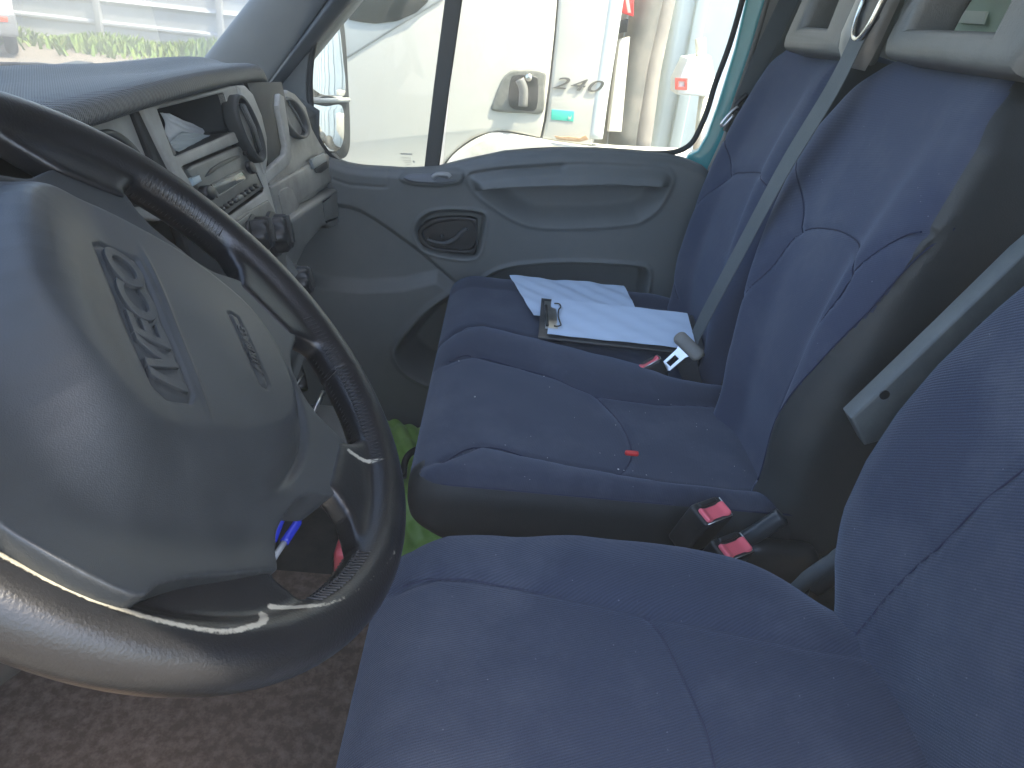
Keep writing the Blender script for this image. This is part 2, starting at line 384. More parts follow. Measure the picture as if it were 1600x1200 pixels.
gs = [tube_geo(on_cush(cr([np.array(q) for q in l], 6), .0003), .0013, 6) for l in (near_pipe, far_pipe, tongue)]
bb = []
for y in np.linspace(.04, -.50, 60):
    z = min(float(np.interp(y, [b[0] for b in by], [b[1] for b in by])), .476); q = max(0, (z-(SZ-.042))/.042)
    bb.append(np.array([.735+.030*(1-math.sqrt(max(0, 1-q*q)))-.0008, y, z]))
gs.append(tube_geo(bb, .0015, 6))
V_, F_ = merge(gs); mk('piping', V_, F_, cord, cu)
base = box('seat_base', (1.18, -.235, .17), (.84, .46, .33), darkpl, bench, .02)

# backrests: lean plane through the crease
BN = np.array([0, 1, .17]); BD = -.46+.17*.5; BNn = BN/np.linalg.norm(BN)
SV = np.array([0, -.17, 1.0]); SV /= np.linalg.norm(SV)          # up the backrest
def bk(pt):                                                        # photo px -> (x, s)
    p = P(*pt, BN, BD); o = np.array([0, -.46, .5]); return (p[0], float((p-o)@SV))
def backrest(name, left, right, s0, s1, thick, seams, cloth, parent, bol=.028, pan=None, near_side=False, flank_name='side_panel', h=.0055, flank=None):
    """left = far edge, right = near edge as (x, s) polylines; front surface bulges out along the plane normal"""
    left = sorted(left, key=lambda q: q[1]); right = sorted(right, key=lambda q: q[1])
    W = .40
    V, Fc, V0 = rbox(((0, W), (s0, s1), (-thick, 0)), (.030, .030, .035), h)
    S = V[:, 1]; u = V[:, 0]/W; T = V[:, 2].copy()
    xl = np.interp(S, [q[1] for q in left], [q[0] for q in left]); xr = np.interp(S, [q[1] for q in right], [q[0] for q in right])
    X = xr + (xl-xr)*u
    frt = sst(-.09, -.02, T)
    def relief(X, S, u):
        wing = (np.exp(-((u-.13)/.10)**2)+np.exp(-((u-.87)/.10)**2))*sst(.62, .25, S)*bol + .012*sst(.62, .35, S)*sst(0, .1, S)
        lum = .010*np.exp(-((S-.2)/.12)**2)*np.sin(np.pi*np.clip(u, 0, 1))
        t = wing+lum-.012*np.exp(-((S-.5)/.1)**2)*np.sin(np.pi*u)**2
        for sm in seams: t -= .0048*np.exp(-(pdist(X, S, sm)/.0055)**2)
        return t - .02*sst(s1-.07, s1, S)
    T = T + relief(X, S, u)*frt
    if flank:
        ed_ = np.interp(S, *flank); k_ = (np.abs(X-ed_) < .0030) & (V0[:, 2] > -.06) & (X > xr+.002); X = np.where(k_, ed_, X)
    o0 = np.array([0, -.46, .5])
    def world(x, s, t): return o0 + np.outer(s, SV) + np.outer(t, BNn) + np.outer(x, [1, 0, 0])
    Wd = world(X, S, T); Fc = np.array(Fc); cu = u[Fc].mean(axis=1); ct = V[:, 2][Fc].mean(axis=1); tu = V0[Fc][:, :, 0].mean(axis=1)
    side = ((tu < 1e-6) & (ct < -.012)) | (ct < -thick+.01) | ((tu > W-1e-6) & (ct < -.02))
    if flank: side |= (X[Fc].mean(axis=1) < np.interp(S[Fc].mean(axis=1), *flank))
    o = mk(name, Wd, Fc[~side], cloth, parent); mk(flank_name, Wd, Fc[side], vinyl, parent if False else o)
    gs = []
    for sm in seams:
        q = np.array(sm); uu = (q[:, 0]-np.interp(q[:, 1], [a[1] for a in right], [a[0] for a in right]))/(np.interp(q[:, 1], [a[1] for a in left], [a[0] for a in left])-np.interp(q[:, 1], [a[1] for a in right], [a[0] for a in right]))
        gs.append(tube_geo(world(q[:, 0], q[:, 1], relief(q[:, 0], q[:, 1], uu)+.0012), .0012, 6))
    if flank:
        q = np.array([(np.interp(s_, *flank), s_) for s_ in np.linspace(.0, .43, 40)]); uu = (q[:, 0]-np.interp(q[:, 1], [a[1] for a in right], [a[0] for a in right]))/(np.interp(q[:, 1], [a[1] for a in left], [a[0] for a in left])-np.interp(q[:, 1], [a[1] for a in right], [a[0] for a in right]))
        gs.append(tube_geo(world(q[:, 0], q[:, 1], relief(q[:, 0], q[:, 1], uu)+.0002 - .035*(1-np.sqrt(np.clip(1-(1-np.clip((q[:, 0]-.738)/.03, 0, 1))**2, 0, 1)))), .0014, 6))
    if gs: v, f = merge(gs); mk('piping', v, f, cord, o)
    return o
def sm(pts, n=6): return [tuple(q) for q in cr([np.array(bk(p)) for p in pts], n)]
nearL = [(1.075, -.03), (1.10, .1), (1.16, .22), (1.20, .34), (1.215, .42), (1.20, .48), (1.165, .53), (1.125, .57), (1.085, .61)]
nearR = [(.742, -.09), (.740, .06), (.738, .16), (.74, .3), (.735, .42), (.742, .52), (.765, .58), (.785, .61)]
near_seams = [sm([(1140, 612), (1150, 560), (1180, 500), (1225, 430), (1262, 367), (1311, 361), (1349, 380), (1366, 412), (1366, 445), (1350, 480), (1310, 530), (1262, 600), (1222, 680), (1208, 750)]),
              sm([(1262, 367), (1268, 330), (1268, 290), (1262, 255)]), sm([(1452, 366), (1436, 372), (1412, 392), (1380, 425), (1366, 445)])]
bA = backrest('backrest', nearL, nearR, -.09, .612, .20, near_seams, blueB, bench, bol=.030, flank=([0, .1, .2, .3, .44, .6], [.785, .795, .772, .752, .735, .70]))
farL = [(1.60, -.03), (1.63, .1), (1.645, .3), (1.645, .42), (1.63, .5), (1.60, .56), (1.56, .60)]
farR = [(1.13, -.03), (1.15, .1), (1.19, .22), (1.225, .34), (1.24, .45), (1.245, .55), (1.255, .60)]
far_seams = [sm([(1070, 470), (1072, 430), (1085, 385), (1112, 330), (1150, 279), (1170, 272), (1200, 274), (1220, 300)]), sm([(1150, 279), (1152, 240), (1146, 205)])]
bB = backrest('backrest', farL, farR, -.05, .605, .16, far_seams, blueB, bench, bol=.026)

# frame headrests
hrm = mat('headrest_vinyl', (.125, .125, .113), .5, .35, 500, 'grain', dirt=(.24, .235, .21), dirt_amt=.5, dirt_scale=7, rvar=.06)
def headrest(outer, hole, parent, off=.02, th=.075):
    o = plate('headrest', [outer, hole], BNn, th, hrm, parent, .018, hint=SV, res=4); return o
def hp(pt, off=.035): return P(*pt, BNn, BD/np.linalg.norm(BN)+off)
def up_(p, d, dx=0): return np.array(p) + SV*d + np.array([dx, 0, 0])
a, b_ = hp((1374, 86)), hp((1600, 118)); b_ = hp((1572, 112))
outer = [a, up_(a, .02, .012), up_(a, .20, -.02), up_(a, .235, -.05), up_(b_, .24, .04), up_(b_, .20, -.01), up_(b_, .05, -.02), b_]
a2, b2 = hp((1413, 40)), hp((1548, 44))
hole = [a2, up_(a2, .11, -.01), up_(a2, .125, -.03), up_(b2, .13, .01), up_(b2, .115, 0), b2]
headrest(outer, hole, bench)
a, b_ = hp((1219, 76)), hp((1306, 86))
outer = [a, up_(a, .02, .01), up_(a, .2, -.015), up_(a, .235, -.05), up_(b_, .24, .03), up_(b_, .2, -.005), b_]
a2, b2 = hp((1250, 38)), hp((1306, 42), .035)
hole = [a2, up_(a2, .12, -.012), up_(b2, .125, .0), b2]
a2, b2 = hp((1250, 38)), hp((1300, 42))
b2[0] += .03
hole = [a2, up_(a2, .11, -.01), up_(b2, .115, .01), b2]
headrest(outer, hole, bench)
# belt outlet tower between the headrests
chrome = mat('belt_tower_plastic', (.24, .235, .21), .33, .1, 900, dirt=(.4, .39, .34), dirt_amt=.5, dirt_scale=12)
tb = hp((1338, 108), .01)
V = []; Fc = []; n1, n2 = 14, 20
for i in range(n1+1):
    s = i/n1; c = tb + SV*(.30*s) + np.array([.0, 0, 0]); wv = (.042+.006*s)*(.80+.20*sst(0, .12, s)); 
    for k in range(n2+1):
        an = math.pi*k/n2; V.append(c + np.array([math.cos(an)*wv, 0, 0]) + BNn*(math.sin(an)*.045*(1-.15*s)*(.35+.65*sst(-.04, .12, s))))
for i in range(n1):
    for k in range(n2): Fc.append((i*(n2+1)+k, i*(n2+1)+k+1, (i+1)*(n2+1)+k+1, (i+1)*(n2+1)+k))
Fc.append(tuple(range(n2+1)))
mk('belt_tower', V, Fc, chrome, bench)
# the metal-edged belt slot
g0 = hp((1350, 30), .062); gx = np.array([1, 0, 0.])
loop = []
for (dx, ds) in [(.034, .055), (.036, .03), (.03, -.005), (.012, -.033), (-.014, -.036), (-.030, -.012), (-.036, .025), (-.034, .055)]:
    loop.append(g0 + gx*dx*.85 + SV*ds*.72)
tube('belt_slot_rim', cr(loop, 6, True), .0035, mat('worn_chrome', (.7, .69, .62), .22, metal=.9), bench, 10, True)
sl = plate('belt_slot', [[p - BNn*.003 for p in cr(loop, 6, True)]], BNn, .004, blackpl, bench, .0005, hint=SV)

# ================================================================== centre lap-and-shoulder belt
web = mat('belt_webbing', (.085, .098, .10), .75, .5, 1400, 'grain', dirt=(.13, .14, .14), dirt_amt=.5, dirt_scale=10)
belt = thing('seat_belt', 'grey diagonal seat belt running from the slot between the headrests down to its metal tongue', 'seat belt', tuple(P(1350, 40, 'x', 1.19)))
def ribbon(name, cpts, wid, wdir, th, m, parent, n=10):
    c = cr(cpts, n); V = []; N = len(c)
    for i, p in enumerate(c):
        t = c[min(i+1, N-1)]-c[max(i-1, 0)]; t /= np.linalg.norm(t)
        wd = np.array(wdir[i*(len(wdir)-1)//max(N-1, 1)] if isinstance(wdir, list) else wdir, float); wd = wd - t*(wd@t); wd /= np.linalg.norm(wd); nn = np.cross(wd, t)
        for a, b in ((-1, -1), (1, -1), (1, 1), (-1, 1)): V.append(p + wd*a*wid/2 + nn*b*th/2)
    Fc = [(i*4+k, i*4+(k+1) % 4, (i+1)*4+(k+1) % 4, (i+1)*4+k) for i in range(N-1) for k in range(4)] + [(3, 2, 1, 0), tuple((N-1)*4+k for k in range(4))]
    o = mk(name, V, Fc, m, parent, smooth=False); return o
bt = [P(1356, 26, 'x', 1.10), P(1342, 56, 'x', 1.09), P(1300, 140, 'x', 1.10), P(1226, 262, 'x', 1.12), P(1160, 385, 'x', 1.14), P(1100, 498, 'x', 1.16), P(1086, 528, 'x', 1.17)]
ribbon('webbing', bt, .038, (1, .1, .55), .0016, web, belt)
tgm = P(1076, 541, 'x', 1.175)
tdir = P(1048, 566, 'x', 1.165) - tgm; tdir /= np.linalg.norm(tdir); tw = np.array([.75, .2, .55]); tw -= tdir*(tw@tdir); tw /= np.linalg.norm(tw); tn = np.cross(tw, tdir)
tongue_pl = mat('tongue_plastic', (.16, .15, .13), .5, dirt=(.25, .24, .2), dirt_amt=.4, dirt_scale=30)
V, Fc, _ = rbox(((-.036, .036), (-.014, .014), (-.008, .008)), (.012, .012, .0075), .003)
mk('tongue_body', tgm + np.outer(V[:, 0], tw) + np.outer(V[:, 1], tdir) + np.outer(V[:, 2], tn), Fc, tongue_pl, belt)
def tg(a, b): return tgm + tw*a + tdir*b
o = plate('metal_tongue', [[tg(-.020, .004), tg(.020, .004), tg(.013, .02), tg(.012, .058), tg(.008, .062), tg(-.008, .062), tg(-.012, .058), tg(-.013, .02)], [tg(-.006, .03), tg(.006, .03), tg(.006, .052), tg(-.006, .052)]], tn if tn[2] > 0 else -tn, .003, metal, belt, .0006, hint=tdir)
# webbing returning under the tongue to the seat
ribbon('lap_webbing', [tgm + tdir*.004 - np.array([0, 0, .004]), tgm + np.array([-.02, -.00, -.03]), tgm + np.array([-.05, -.02, -.075])], .046, tuple(tw), .0016, mat('dark_webbing', (.015, .016, .018), .8, .4, 1400, 'grain'), belt)

# ================================================================== buckles
def buckle(pos, axis, side, label, L=.075, w=.030, t=.019):
    """axis = direction the button faces (up out of the seat), side = long direction of the button"""
    ax = np.array(axis, float); ax /= np.linalg.norm(ax); sd = np.array(side, float); sd -= ax*(sd@ax); sd /= np.linalg.norm(sd); n = np.cross(ax, sd)
    b = thing('seat_belt_buckle', label, 'buckle', tuple(pos - ax*L), 'red-button seat belt buckles')
    V, Fc, _ = rbox(((-w, w), (-L, 0), (-t, t)), (.006, .004, .006), .003)
    taper = 1 - .12*sst(-.01, -L, V[:, 1])
    M = lambda A: pos + np.outer(A[:, 0], sd) + np.outer(A[:, 1], ax) + np.outer(A[:, 2], n)
    V[:, 0] *= taper; mk('buckle_body', M(V), Fc, blackpl, b)
    # button: a wide U with raised ends, seated in the top
    V, Fc, _ = rbox(((-w*.86, w*.86), (-.010, .005), (-t*.80, t*.42)), (.004, .004, .004), .0016)
    mid = np.exp(-(V[:, 0]/(w*.62))**6); V[:, 1] -= .0045*mid*sst(-.004, .004, V[:, 1])
    mk('release_button', M(V), Fc, redpl, b)
    V, Fc, _ = rbox(((-w*.6, w*.6), (-.006, .0035), (t*.48, t*.86)), (.002, .002, .002), .002)
    mk('tongue_slot', M(V), Fc, metal if False else blackpl, b)
    tube('metal_edge', [pos + sd*w*.9 + ax*.001 + n*t*.75, pos + sd*w*.98 - ax*.001 - n*t*.2, pos + sd*w*.9 - ax*.001 - n*t*.85, pos - sd*w*.9 - n*t*.9], .0009, metal, b, 6)
    V, Fc, _ = rbox(((-w*.55, w*.55), (-L-.16, -L+.006), (-.004, .004)), (.003, .003, .003), .006)
    mk('stalk', M(V), Fc, rubber, b)
    return b
vert = np.array([-.12, .12, .98])
p1 = P(1114, 797, 'x', .685); p2 = P(1146, 853, 'x', .64)
buckle(p1, (-.22, -.25, .93), P(1134, 792, 'x', .70)-P(1095, 808, 'x', .67), 'black buckle with its red button fully visible, against the black flank of the bench', L=.075)
buckle(p2, (-.22, -.25, .93), P(1168, 843, 'x', .655)-P(1126, 860, 'x', .625), 'black buckle with red button half hidden behind the driver seat cushion', L=.08)
p3 = P(1014, 566, 'z', .512)
buckle(p3, (.1, .55, .8), (.15, -.55, .4), 'small red button buckle lying in the bench crease beside the metal belt tongue', L=.05, w=.024, t=.013)

# ================================================================== driver seat
drv = thing('driver_seat', 'blue ribbed cloth driver seat in the foreground with its grey armrest folded up', 'driver seat', (.31, -.2, 0))
DZ = .515
cs = {'far': [p[:2] for p in PP([(628, 912), (687, 902), (781, 911), (925, 941), (1000, 959), (1125, 983), (1250, 1008), (1360, 1026)], 'z', DZ)],
      'thigh': [p[:2] for p in cr(PP([(1012, 962), (1035, 988), (1055, 1022), (1083, 1075), (1106, 1125), (1118, 1165), (1129, 1210)], 'z', DZ), 4)]}
fy = lambda Y: interp(cs['far'], Y)
def dh(X, Y):
    xf = fy(Y); t = np.clip((X-xf)/(.60-xf), 0, 1)
    h = np.where(X > xf, .014*np.sin(np.pi*t)**.8, 0)
    t2 = np.clip((X-.10)/(xf-.10), 0, 1); h += np.where((X <= xf) & (X > .1), -.010*np.sin(np.pi*t2)*sst(.02, -.25, Y), 0)
    h += .010*np.sin(np.pi*np.clip(X/.10, 0, 1))
    for l, d in ((cs['far'], .0045), (cs['thigh'], .004)): h -= d*np.exp(-(pdist(X, Y, l)/.0055)**2)
    h += .0008*np.sin(X*41+Y*17)*np.cos(Y*49-X*13)
    return h
V, Fc, V0 = rbox(((.02, .600), (-.54, .088), (.385, DZ)), (.045, .06, .05), .0048)
# far side: plan outline from the photo (narrows towards the back)
Yv = V[:, 1]; xr = np.interp(Yv, [-.47, -.43, -.40, -.33, -.27, -.1, .02, .06], [.505, .535, .552, .585, .603, .612, .602, .575])
V[:, 0] = .02 + (V[:, 0]-.02)*(xr-.02)/.58
V[:, 2] += dh(V[:, 0], Yv)*sst(.44, DZ-.01, V[:, 2])
V[:, 2] += (.012*sst(-.05, -.15, Yv)-.006*sst(-.02, .06, Yv))*sst(fy(Yv)-.02, fy(Yv)+.06, V[:, 0])
V[:, 2] -= .050*sst(-.34, -.50, Yv)*sst(fy(Yv), fy(Yv)+.1, V[:, 0])
V[:, 1] += .012*np.sin(np.clip((V[:, 2]-.39)/(DZ-.39), 0, 1)*np.pi)*sst(-.02, .08, Yv)
dcu = mk('seat_cushion', V, Fc, blueD, drv)
gs = []
for l in cs.values():
    q = np.array([list(t) for t in cr([np.array(a) for a in l], 5)]); gs.append(tube_geo(np.column_stack([q, DZ+dh(q[:, 0], q[:, 1])+.0006]), .0009, 6))
v, f = merge(gs); mk('piping', v, f, cord, dcu)
box('seat_base', (.31, -.22, .20), (.44, .42, .36), darkpl, drv, .03)
# backrest
dR = [(.0, -.05), (-.01, .1), (0, .4), (.03, .6)]
dL = [(.51, -.05), (.545, .01), (.585, .055), (.610, .11), (.618, .17), (.612, .24), (.595, .31), (.565, .39), (.535, .46), (.50, .56)]
dse = [sm([(1362, 1010), (1369, 992), (1400, 950), (1450, 896), (1500, 854), (1562, 790), (1600, 757), (1680, 690)])]
bD = backrest('backrest', dL, dR, -.05, .62, .13, dse, blueDB, drv, bol=.030, h=.0050)
# folded-up armrest
arm = PP([(1330, 655), (1352, 697), (1376, 690), (1640, 432), (1640, 362), (1600, 396), (1480, 512), (1390, 598)], 'x', .640)
V, Fc = prism_geo(arm, (-1, 0, 0), .028)
am = mat('armrest_grey', (.085, .098, .10), .5, .2, 800, 'grain', dirt=(.17, .18, .17), dirt_amt=.4, dirt_scale=20)
ar = plate('armrest', [arm], (-1, 0, 0), .030, am, drv, .004, hint=(0, -.3, 1), res=3)
for q in ((1382, 617), (1535, 510)):
    c = P(*q, 'x', .640); k = 16
    disk = [c + np.array([-.0008, math.cos(a)*.0062, math.sin(a)*.0062]) for a in np.linspace(0, 2*math.pi, k, endpoint=False)]
    plate('screw_hole', [disk], (-1, 0, 0), .004, blackpl, ar, .0004)

# handbrake and seat hinge cover in the dark gap between the seats
hb = thing('handbrake_lever', 'grey plastic handbrake lever in the dark gap behind the driver seat cushion', 'handbrake', tuple(P(1240, 950, 'x', .62)))
q = [P(1215, 950, 'x', .63), P(1262, 905, 'x', .62), P(1310, 872, 'x', .615), P(1340, 850, 'x', .61)]
tube('lever', cr(q, 6), [.010]*6+[.011]*6+[.012]*7, am, hb, 14)
tube('lever_grip', cr([p+np.array([.0, -.01, -.012]) for p in q[1:]], 6), .015, darkpl, hb, 14)
hc = thing('seat_hinge_cover', 'dark glossy tubular hinge cover between the bench flank and the two red buckles', 'hinge cover', tuple(P(1200, 840, 'x', .70)))
tube('cover_tube', cr([P(1160, 846, 'x', .715), P(1190, 828, 'x', .715), P(1222, 806, 'x', .715)], 6), .013, mat('satin_black', (.03, .036, .04), .28), hc, 16)
V, Fc, _ = rbox(((.69, .73), (-.52, -.40), (.33, .45)), (.015, .03, .03), .006)
mk('cover_body', V, Fc, blackpl, hc)
# ================================================================== steering wheel
KW = 1.0
W0 = np.array([.23446, .19214, .90364]); TW = R_(42.6)
WU = np.array([1, 0, 0.]); WV = np.array([0, -math.cos(TW), -math.sin(TW)]); WN = np.array([0, -math.sin(TW), math.cos(TW)])
c45 = math.sqrt(.5)
WR = (WU-WV)*c45; WD = (WU+WV)*c45            # wheel's own right and down (it is turned 45 degrees)
def wp(r, d, n=0.0): return W0 + WR*r + WD*d + WN*n
def wpa(A): return W0 + np.outer(A[:, 0], WR) + np.outer(A[:, 1], WD) + np.outer(A[:, 2], WN)
wheel = thing('steering_wheel', 'large black leather steering wheel with a grey airbag hub, turned to one side', 'steering wheel', tuple(W0 - WN*.06))
def mir(h): return h + [(-a, b) for a, b in reversed(h) if abs(a) > 1e-6]
RM, rm = .1866, .0176; SH = np.array([-.0008, -.0065, -.001])
def torus(R, r, n=160, k=24, flat=1.0, off=(0, 0, 0)):
    V = []; Fc = []
    for i in range(n):
        a = 2*math.pi*i/n
        for j in range(k):
            b = 2*math.pi*j/k; q = R + r*math.cos(b); V.append((q*math.cos(a)+off[0], q*math.sin(a)+off[1], r*flat*math.sin(b)+off[2]))
    for i in range(n):
        for j in range(k): Fc.append((i*k+j, ((i+1) % n)*k+j, ((i+1) % n)*k+(j+1) % k, i*k+(j+1) % k))
    return V, Fc
def pr2(poly, z0, z1):
    N = len(poly); V = [(a, b, z1) for a, b in poly]+[(a, b, z0) for a, b in poly]
    return V, [tuple(range(N)), tuple(range(2*N-1, N-1, -1))]+[(i, (i+1) % N, N+(i+1) % N, N+i) for i in range(N)]
def arc(R, a0, a1, n=8): return [(R*math.cos(R_(a)), R*math.sin(R_(a))) for a in np.linspace(a0, a1, n)]
geos = [torus(RM, rm, off=SH)]
for s in (1, -1):
    st = [(s*.142, .020), (s*.150, .018), (s*.160, .028)] + [(s*a, b) for a, b in arc(RM, 12, -27, 10)] + [(s*.158, -.072), (s*.150, -.050), (s*.143, -.030)]
    geos.append(pr2(st if s > 0 else st[::-1], -.011, .006))
    st = [(s*.050, .128), (s*.050, .142), (s*.044, .158)] + [(s*a, b) for a, b in arc(RM, 76, 38, 12)] + [(s*.133, .100), (s*.112, .104), (s*.096, .100), (s*.090, .095)]
    geos.append(pr2(st if s > 0 else st[::-1], -.012, .006))
def rimpost(A):
    rr = np.hypot(A[:, 0], A[:, 1]); an = np.degrees(np.arctan2(A[:, 1], A[:, 0]))
    # sewn joints of the leather: shallow grooves
    for a0 in (90, 25, 155, 60, 120, -20, 200-360):
        pass
    d = np.abs(an-83)*math.pi/180*rr; A[:, 2] -= 0
    k = .0014*np.exp(-(d/.0022)**2); q = np.where(rr > .15, k, 0)
    A[:, 0] -= q*np.cos(np.radians(an))*np.sign(rr-RM); A[:, 1] -= q*np.sin(np.radians(an))*np.sign(rr-RM)
    RIMRD.append(A.copy()); return wpa(A)
RIMRD = []
def wprd(px, py, n):
    p = P(px, py, WN, float(WN @ W0)+n)-W0; return np.array([p @ WR, p @ WD, n])
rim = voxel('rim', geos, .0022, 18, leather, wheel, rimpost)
wear_glint_lines = [(cr([wprd(x, y, .010) for x, y in [(-60, 850), (0, 880), (110, 936), (230, 976), (330, 996), (385, 986), (406, 974), (414, 956)]], 8), .0024), (cr([wprd(x, y, .008) for x, y in [(425, 945), (450, 950), (500, 953), (545, 932), (580, 902), (600, 878), (604, 865)]], 8), .0022),
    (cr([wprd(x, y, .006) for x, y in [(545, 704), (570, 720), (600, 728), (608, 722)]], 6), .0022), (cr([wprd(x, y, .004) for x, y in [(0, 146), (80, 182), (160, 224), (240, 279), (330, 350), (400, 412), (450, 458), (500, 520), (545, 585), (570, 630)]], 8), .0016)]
Q = RIMRD[0]; wear_glint = np.zeros(len(Q))  # cream strips: peeled leather with sun glint painted in
for line, wd in wear_glint_lines:
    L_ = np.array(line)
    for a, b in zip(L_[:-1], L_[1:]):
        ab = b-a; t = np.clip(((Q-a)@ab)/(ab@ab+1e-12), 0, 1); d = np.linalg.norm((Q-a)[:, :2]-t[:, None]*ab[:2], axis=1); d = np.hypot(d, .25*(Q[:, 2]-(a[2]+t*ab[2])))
        wear_glint = np.maximum(wear_glint, np.exp(-(d/wd)**2)*(Q[:, 2] > -.006))
at = rim.data.attributes.new('wear_glint', 'FLOAT', 'POINT'); at.data.foreach_set('value', wear_glint.astype(np.float32))
rl = leather.copy(); rl.name = 'worn_glint_leather'; rim.data.materials[0] = rl; n_ = rl.node_tree.nodes; l_ = rl.node_tree.links; b_ = n_['Principled BSDF']
an = n_.new('ShaderNodeAttribute'); an.attribute_name = 'wear_glint'; nz = n_.new('ShaderNodeTexNoise'); nz.inputs['Scale'].default_value = 420; nz.inputs['Detail'].default_value = 6
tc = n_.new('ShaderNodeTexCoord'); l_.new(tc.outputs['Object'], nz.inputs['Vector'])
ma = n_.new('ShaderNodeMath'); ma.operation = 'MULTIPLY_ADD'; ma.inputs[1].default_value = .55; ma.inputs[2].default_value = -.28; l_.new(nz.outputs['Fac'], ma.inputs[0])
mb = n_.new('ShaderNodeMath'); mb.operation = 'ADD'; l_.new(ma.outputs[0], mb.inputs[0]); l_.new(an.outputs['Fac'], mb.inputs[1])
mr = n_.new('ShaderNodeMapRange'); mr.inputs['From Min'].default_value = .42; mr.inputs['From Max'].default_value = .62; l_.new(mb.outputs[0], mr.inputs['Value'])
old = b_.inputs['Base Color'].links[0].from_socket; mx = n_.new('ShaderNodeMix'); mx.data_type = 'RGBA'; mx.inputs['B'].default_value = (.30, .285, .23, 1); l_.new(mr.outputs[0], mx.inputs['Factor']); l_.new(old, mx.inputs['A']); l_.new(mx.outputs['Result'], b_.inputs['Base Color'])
# stitching on the inner side of the rim
def stitch(a0, a1, b0=150, b1=200):
    pts = []; n = int(abs(a1-a0)/1.15)
    for i in range(n*2+1):
        a = R_(a0+(a1-a0)*i/(2*n)); b = R_(b0 if i % 2 else b1)
        q = RM + (rm+.0006)*math.cos(b); pts.append(wp(q*math.cos(a)+SH[0], q*math.sin(a)+SH[1], (rm+.0006)*math.sin(b)+SH[2]))
    return tube_geo(pts, .0006, 5)
thread = mat('stitch_thread', (.035, .036, .038), .8)
gs = [stitch(66, 114), stitch(14, 36), stitch(166, 144), stitch(14, 36, 128, 156), stitch(66, 114, 128, 156), stitch(166, 144, 128, 156), stitch(-34, -150)]
for g_ in gs: mk('stitching', g_[0], g_[1], thread, rim)
# hub cover
cov = mir([(0, .113), (.026, .119), (.052, .137), (.070, .124), (.091, .106), (.096, .095), (.095, .077), (.100, .062), (.107, .052), (.12, .036), (.136, .026), (.149, .019), (.152, 0), (.151, -.02), (.143, -.034), (.128, -.050), (.118, -.068), (.100, -.092), (.06, -.122), (0, -.132)])
cov = [tuple(q) for q in cr([np.array(q) for q in cov], 3, True)]
pad = mir([(0, .101), (.03, .097), (.058, .084), (.080, .060), (.096, .033), (.107, 0), (.113, -.035), (.105, -.070), (.07, -.102), (0, -.118)])
pad = [tuple(q) for q in cr([np.array(q) for q in pad], 4, True)]
plateR = [(-.052, -.043), (.046, -.047), (.052, -.040), (.050, -.018), (-.050, -.016), (-.057, -.020), (-.058, -.036)]
cov = [q for q in cov if not (q[0] < -.02 and q[1] < .016)]
i0 = next(i for i, q in enumerate(cov) if q[0] < -.12 and q[1] < .03)
lobe = [tuple(q) for q in cr([np.array(q) for q in [(-.149, .012), (-.151, -.015), (-.153, -.045), (-.157, -.066), (-.163, -.082), (-.144, -.112), (-.108, -.139), (-.06, -.142), (-.025, -.136)]], 3)]
cov.sort(key=lambda q: math.atan2(q[1], q[0])); lobe.sort(key=lambda q: math.atan2(q[1], q[0]))
cov = sorted(cov+lobe, key=lambda q: math.atan2(q[1], q[0]))
def hubtop(X, Y, marks=True):
    s = sdf(X, Y, pad)
    nr_ = .030*sst(.0, .12, -X)*sst(.09, -.02, Y); t = .019*sst(.004+nr_, -.022-nr_, s) + .020*sst(-.030, -.105, Y)*sst(.022, -.05, s)
    t += .006*sst(0, -.09, s)
    t += .010*sst(-.03, -.14, Y)
    t += .012*sst(.0, .14, -X)*sst(.09, -.09, Y)
    t += .004*sst(.10, .165, -X)*sst(.05, -.06, Y)
    # saddle towards the side spokes
    t -= .004*np.exp(-((np.abs(X)-.125)/.02)**2)*sst(.05, .0, Y)
    if not marks: return t
    t -= .0045*np.exp(-((s-.0035)/.0030)**2)*sst(.12, .03, -X+.6*(.03-Y))
    # fine ridge above the lettering plate, the plate's outline and the badge's outline
    t += .0013*np.exp(-((Y+.0095)/.0016)**2)*sst(.075, .045, np.abs(X))
    ps = sdf(X, Y, plateR); t -= .0022*np.exp(-((ps)/.0013)**2); t -= .0008*sst(0, -.002, ps)
    t -= .0014*np.exp(-(sdf(X, Y, airR)/.0010)**2)
    return t
airR = [(-.031, .044), (.026, .042), (.028, .045), (.026, .050), (-.029, .052), (-.033, .049)]
def hubpost(A):
    q = sst(-.010, 0.0, A[:, 2]); A[:, 2] += hubtop(A[:, 0], A[:, 1])*q; return wpa(A)
cov_geo = pr2(cov, -.030, .004)
hub = voxel('hub_cover', [cov_geo], .0013, 10, hubpl, wheel, hubpost, fac=.6)
def hz(x, y): return float(hubtop(np.array([x]), np.array([y]))[0])+.004
# raised lettering, following the slope of the pad
def onhub(me, cx, cy, ang=0, lift=0):
    A = np.empty(len(me.vertices)*3); me.vertices.foreach_get('co', A); A = A.reshape(-1, 3)
    X = A[:, 0]+cx; Y = -A[:, 1]+cy
    ht = hubtop(X, Y, False)+.004+lift
    A[:, 2] += ht; W_ = wpa(np.column_stack([X, Y, A[:, 2]])); me.vertices.foreach_set('co', W_.ravel()); return me
def outline_text(body, size, depth, shear, xs, spacing, cx, cy, nm, off, lift, m):
    me = text_geo(body, size, depth, shear, .0004, spacing, xs, off)
    bm = bmesh.new(); bm.from_mesh(me); bmesh.ops.triangulate(bm, faces=bm.faces); bmesh.ops.subdivide_edges(bm, edges=[e for e in bm.edges if e.calc_length() > .006], cuts=3); bm.to_mesh(me); bm.free()
    onhub(me, cx, cy, 0, lift); o = link(nm, me, m, hub, smooth=False); return o
